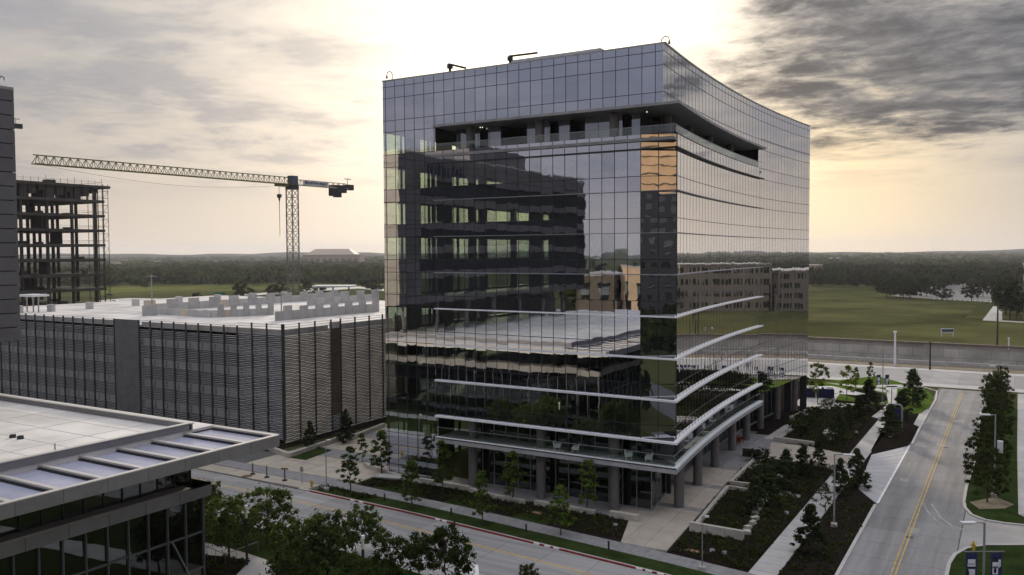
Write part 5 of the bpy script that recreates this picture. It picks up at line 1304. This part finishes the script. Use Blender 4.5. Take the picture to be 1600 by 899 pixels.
b = G(1553, 778); piece('equipment_box', M_WHITEM, l4, (b[0]+.5, b[1]-.2, topz(b, 1559, 700)), (.55, .4, 1.3))
lamp_px('short grey lamp post beside the walk near the far conifers', 1393, 640, 1393, 608, arm=(1.5, .5))
lamp_px('grey lamp post at the end of the median by the frontage road', 1561, 612, 1561, 573, arm=(-1.6, -.4))
lamp_px('thin dark lamp pole on the verge before the side beds', 1097, 893, 1096, 812, arm=(.5, .2), r=.05, head=(.35, .2))
lamp_px('thin dark lamp pole at the street end of the entry court', 510, 768, 510, 690, arm=(.5, .2), r=.06, head=(.35, .2))
for px, py, pt, lb_ in ((386, 885, 795, 'lantern-topped post beside the pavilion trees'), (568, 930, 843, 'lantern-topped post between the rounder street trees')):
    b = G(px, py); zt = topz(b, px, pt); o = thing('lantern_post', lb_, 'lamp', (*b, .1))
    MB().cyl((*b, .05), (*b, zt-1.1), .11, .11, 10).build('post', M_DARKM, o); MB().cyl((*b, zt-1.1), (*b, zt-.25), .12, .12, 12).build('lantern', pm('lantern_lens', (0.62, 0.56, 0.42), 0.4), o); MB().cyl((*b, zt-.25), (*b, zt), .17, .13, 12).build('cap', M_WHITEM, o)
for px, py, pt in ((601, 785, 776), (705, 808, 798), (822, 834, 824), (951, 861, 850)):
    b = G(px, py); o = thing('bollard_light', 'short dark bollard light on the front walk edge', 'bollard', (*b, .08), 'bollard lights on the front walk')
    MB().cyl((*b, .03), (*b, .95), .09, .09, 10).build('post', M_DARKM, o); MB().cyl((*b, .95), (*b, 1.05), .10, .08, 10).build('cap', M_METAL, o)
for i, (px, py) in enumerate(((395, 742), (417, 747), (445, 752))):
    b = G(px, py); o = thing('bollard', ('dark bollard on the paver band, middle of three' if i == 1 else 'dark bollard on the paver band with a small board on top' if i == 2 else 'dark bollard on the paver band beside the manhole cover'), 'bollard', (*b, .06))
    MB().cyl((*b, .03), (*b, .18), .33, .3, 12).build('base', M_DARKM, o); MB().cyl((*b, .15), (*b, 1.45), .07, .07, 8).build('post', M_DARKM, o)
    if i == 2: MB().obox((b[0], b[1], 1.5), (.9, .08, .18), .3).build('board', pm('board_brown', (0.16, 0.09, 0.05), .7), o)
b = G(386, 745); o = thing('manhole_cover', 'round rusty manhole cover in the tan paving', 'manhole', (*b, .06)); MB().cyl((*b, .03), (*b, .075), .55, .55, 18).build('lid', pm('rusty', (0.17, 0.10, 0.06), .8, .3), o); MB().cyl((*b, .03), (*b, .070), .65, .65, 18).build('ring', M_DARKM, o)
for px, py, pt, lb_ in ((472, 757, 733, 'thin sign post at the edge of the entry court'),):
    b = G(px, py); o = thing('sign_post', lb_, 'sign', (*b, .06)); zt = topz(b, px, pt)
    MB().cyl((*b, .03), (*b, zt), .035, .035, 6).build('post', M_METAL, o); MB().obox((b[0], b[1]-.04, zt-.3), (.45, .03, .6), .2).build('plate', M_METAL, o)
def hydrant(label, px, py):
    b = G(px, py); o = thing('fire_hydrant', label, 'hydrant', (*b, .1)); Y = pm('hydrant_yellow', (0.45, 0.33, 0.05), .5)
    MB().cyl((*b, .05), (*b, .75), .14, .13, 12).build('barrel', Y, o); MB().cyl((*b, .75), (*b, .95), .16, .05, 12).build('bonnet', Y, o); MB().cyl((b[0]-.25, b[1], .55), (b[0]+.25, b[1], .55), .07, .07, 8).build('nozzle', Y, o)
hydrant('yellow fire hydrant in the spiky planting by the entry court', 487, 762); hydrant('yellow fire hydrant on the corner lawn near the banner lamp', 1521, 862)
for px, py, pt, r, mat, lb_ in ((1398, 572, 520, .28, M_WHITEM, 'tall pale pole standing at the highway edge'), (1453, 578, 537, .22, M_TRUNK, 'brown wooden pole at the highway edge'), (1558, 542, 475, .28, M_TRUNK, 'dark wooden utility pole on the field edge'), (1576, 545, 530, .2, M_WHITEM, 'short pale post behind the highway wall'),
        (238, 492, 432, .13, M_METAL, 'slim light pole on the garage roof by the ramp wall end'), (440, 500, 460, .13, M_METAL, 'slim light pole at the garage roof ramp corner')):
    z0 = 15.9 if 'garage' in lb_ else 0.0
    b = G(px, py, z0); o = thing('pole', lb_, 'pole', (*b, z0)); zt = topz(b, px, pt)
    MB().cyl((*b, z0-.1), (*b, zt), r, r*.7, 8).build('shaft', mat, o); MB().cyl((*b, zt), (*b, zt+.3), r*1.5, r*1.2, 8).build('cap', mat, o)
    if z0: MB().obox((b[0], b[1], zt), (1.8, .3, .12), .6).build('lamp_bar', mat, o)
o = thing('site_sign', 'white sign board with blue band on two posts in the green field', 'sign', (*G(1480, 527), 0)); b = G(1480, 527); zt = topz(b, 1480, 514); z1 = topz(b, 1480, 521); ux, uy = math.cos(YAW), math.sin(YAW)
MB().obox((b[0], b[1], (zt+z1)/2), (4.0, .12, zt-z1), YAW).build('board', M_WHITEM, o); MB().obox((b[0]+.1, b[1]-.12, lerp(z1, zt, .55)), (3.6, .06, (zt-z1)*.6), YAW).build('blue_band', M_BLUE, o)
for s_ in (-1.8, 1.8): MB().obox((b[0]+s_*ux, b[1]+s_*uy, zt/2), (.18, .14, zt), YAW).build('post', M_WHITEM, o)
b = G(1397, 668); o = thing('entry_sign', 'grey arched sign frame with blue panel beside the far walk', 'sign', (*b, .05)); zt = topz(b, 1397, 634)
MB().tube([(b[0]-1.1, b[1], 0), (b[0]-1.1, b[1], zt-.3), (b[0]-.8, b[1], zt), (b[0]+.8, b[1], zt), (b[0]+1.1, b[1], zt-.3), (b[0]+1.1, b[1], 0)], .12, 8).build('frame', M_METAL, o); MB().obox((b[0], b[1], zt*.6), (1.9, .08, zt*.5), 0).build('panel', pm('navy_panel', (0.02, 0.025, 0.09), .5), o)
# navy-wrapped waste containers
for i, (pa, pb, lb_) in enumerate((((1252, 620), (1273, 621), 'navy open container heaped with pale boards beside the tower'), ((1276, 621), (1302, 622), 'navy container under a white sheet by the far lawn'))):
    a = np.array(G(*pa)); c = np.array(G(*pb)); L = np.hypot(*(c-a)); an = math.atan2(c[1]-a[1], c[0]-a[0]); m = (a+c)/2
    o = thing('container', lb_, 'container', (*m, .08), rz=0); Nv = pm('navy_wrap', (0.010, 0.012, 0.055), .5)
    MB().obox((m[0], m[1], .95), (L, 2.4, 1.6), an).build('body', Nv, o)
    for k in range(5): MB().obox((m[0]+math.cos(an)*L*(k/4-.5)+math.sin(an)*1.22, m[1]+math.sin(an)*L*(k/4-.5)-math.cos(an)*1.22, .95), (.1, .08, 1.6), an).build('rib', Nv, o)
    MB().obox((m[0], m[1], 1.8), (L*.9, 2.1, .25), an, .06).obox((m[0]+.6, m[1], 1.95), (L*.4, 1.4, .3), an+.2, -.05).build('load', M_WHITEM if i else M_TAN, o)
    MB().obox((m[0], m[1], .12), (L*.9, 1.6, .2), an).build('skids', M_DARKM, o)
# litter bins and plaza seats
b = G(1167, 714); o = thing('litter_bin', 'dark twin litter bin on the grey plaza paving', 'bin', (*b, .07))
for s_ in (-.3, .3): MB().obox((b[0]+s_, b[1], .6), (.55, .55, 1.1), .2).build('bin_body', M_DARKM, o); MB().obox((b[0]+s_, b[1], 1.18), (.6, .6, .08), .2).build('lid', M_METAL, o)
M_SEAT = pm('white_seat', (0.74, 0.75, 0.76), .5, var=.04)
def chair(label, x, y, z, rz, mat=M_SEAT, group='white chairs on the tower balcony'):
    o = thing('armchair', label, 'chair', (x, y, z), group, rz)
    local('seat', MB().box(-.36, .36, -.36, .36, .30, .46), mat, o); local('backrest', MB().obox((0, .36, .66), (.74, .12, .55), 0, R(-10)), mat, o)
    for s_ in (-1, 1): local('armrest', MB().box(s_*.38-.05, s_*.38+.05, -.34, .36, .30, .68), mat, o)
    for sx_ in (-.3, .3):
        for sy_ in (-.3, .3): local('leg', MB().box(sx_-.03, sx_+.03, sy_-.03, sy_+.03, 0, .30), mat, o)
def cafe_table(label, x, y, z, group):
    o = thing('side_table', label, 'table', (x, y, z), group)
    local('top', MB().cyl((0, 0, .5), (0, 0, .55), .42, .42, 18), M_DARKM, o); local('stem', MB().cyl((0, 0, .03), (0, 0, .5), .04, .04, 8), M_DARKM, o); local('foot', MB().cyl((0, 0, 0), (0, 0, .03), .28, .28, 14), M_DARKM, o)
for px in (884, 997):
    x = onY(px, 712, 81.2)[0]
    cafe_table('small dark round table between white chairs on the tower balcony', x, 81.4, 5.72, 'balcony tables')
    for s_ in (-1, 1): chair('white armchair beside a dark table on the front balcony', x+s_*1.1, 81.4, 5.72, s_*R(-90)+R(15), group='white chairs on the front balcony')
for px, py in ((1078, 690), (1104, 667), (1129, 648), (1156, 631)):
    y = onX(px, py, -31.5)[1]; x = bay(y)-1.4
    chair('white armchair on the curved side balcony', x, y-.7, 5.72, R(40), group='white chairs on the side balcony'); chair('white armchair on the curved side balcony', x-.2, y+.9, 5.72, R(-120), group='white chairs on the side balcony')
for px, py in ((1157, 697), (1163, 693)):
    b = G(px, py); chair('dark red seat beneath the tower overhang', b[0]-.6, b[1], .08, R(70), pm('red_seat', (0.16, 0.03, 0.025), .6), 'dark red seats under the overhang')
for (px, py), lb_ in zip(((1229, 804), (1247, 778), (1277, 819), (1338, 677), (1391, 684), (1113, 863), (1132, 867), (962, 823)), ('white ground light box in the side bed edge beside the side walk, street end', 'white ground light box in the side bed near the paver cross strip', 'white ground light box in the narrow bed beside the grey lamp post', 'white ground light box near the pale boulders and side walk', 'white ground light box under the broad conifer by the arched sign', 'white ground light box before the long planter wall', 'white ground light box beside another before the long planter wall', 'white ground light box beside the detached bench wall')):
    b = G(px, py); o = thing('ground_light', lb_, 'light', (*b, .07), 'ground light boxes')
    MB().obox((b[0], b[1], .17), (.42, .3, .2), random.random()).build('body', M_WHITEM, o); MB().obox((b[0], b[1], .30), (.36, .24, .05), .4).build('lens', M_METAL, o)
for px, py in ((835, 803), (1085, 864)):
    b = G(px, py); o = thing('valve_box', 'flat tan valve cover set in the planting', 'valve cover', (*b, .1), 'tan valve covers'); MB().obox((b[0], b[1], .14), (1.7, .55, .1), -.08).build('lid', pm('tan_lid', (0.25, 0.16, 0.10), .7), o)
# cars far off
def car(label, px, py, paint, rz):
    b = G(px, py); o = thing('parked_car', label, 'car', (*b, .06), None, rz); Pn = pm('car_'+paint[0], paint[1], .3, .2, var=.03)
    bd = MB(); prof = [(-2.2, .35), (-2.25, .8), (-1.5, .95), (-.9, 1.42), (.7, 1.42), (1.35, .95), (2.15, .85), (2.2, .35)]
    A = [(-.86, *p) for p in prof]; B = [(.86, *p) for p in prof]; bd.v = [(p[1], p[0], p[2]) for p in A+B]; n = len(prof)
    bd.f = [tuple(range(n)), tuple(range(2*n-1, n-1, -1))]+[(i, n+i, n+(i+1) % n, (i+1) % n) for i in range(n)]
    local('body', bd, Pn, o)
    local('windows', MB().box(-.95, .75, -.87, .87, 1.0, 1.34), M_LTG, o)
    for wx in (-1.35, 1.35):
        for wy in (-.8, .8): wh = local('wheel', MB().cyl((wx, wy-.1, .33), (wx, wy+.1, .33), .33, .33, 14), M_DARKM, o)
car('white car parked in the far lot between dark trees', 1487, 459, ('white', (.7, .7, .7)), .4); car('silver car parked in the far lot under the trees', 1512, 462, ('silver', (.4, .4, .42)), 1.9); car('white car on the road beyond the unfinished frame', 180, 473, ('white', (.7, .7, .7)), .3); car('dark car on the road beyond the unfinished frame', 172, 462, ('dark', (.05, .05, .06)), .3)

# ================================================================== air
hz_m = bpy.data.materials.new('haze_air'); hz_m.use_nodes = True; ht_ = NT(hz_m.node_tree); ht_.t.nodes.clear()
ho = ht_.n('ShaderNodeOutputMaterial'); hv_ = ht_.n('ShaderNodeVolumePrincipled'); ht_.l(hv_.outputs[0], ho.inputs['Volume'])
hv_.inputs['Color'].default_value = (0.86, 0.88, 0.95, 1); hv_.inputs['Density'].default_value = 0.00008; hv_.inputs['Anisotropy'].default_value = 0.3
HB = 9200
MB().box(-HB, HB, -HB, HB, -9.5, 125).build('haze', hz_m, kind='stuff', label='thin pale haze over the whole plain', cat='haze')
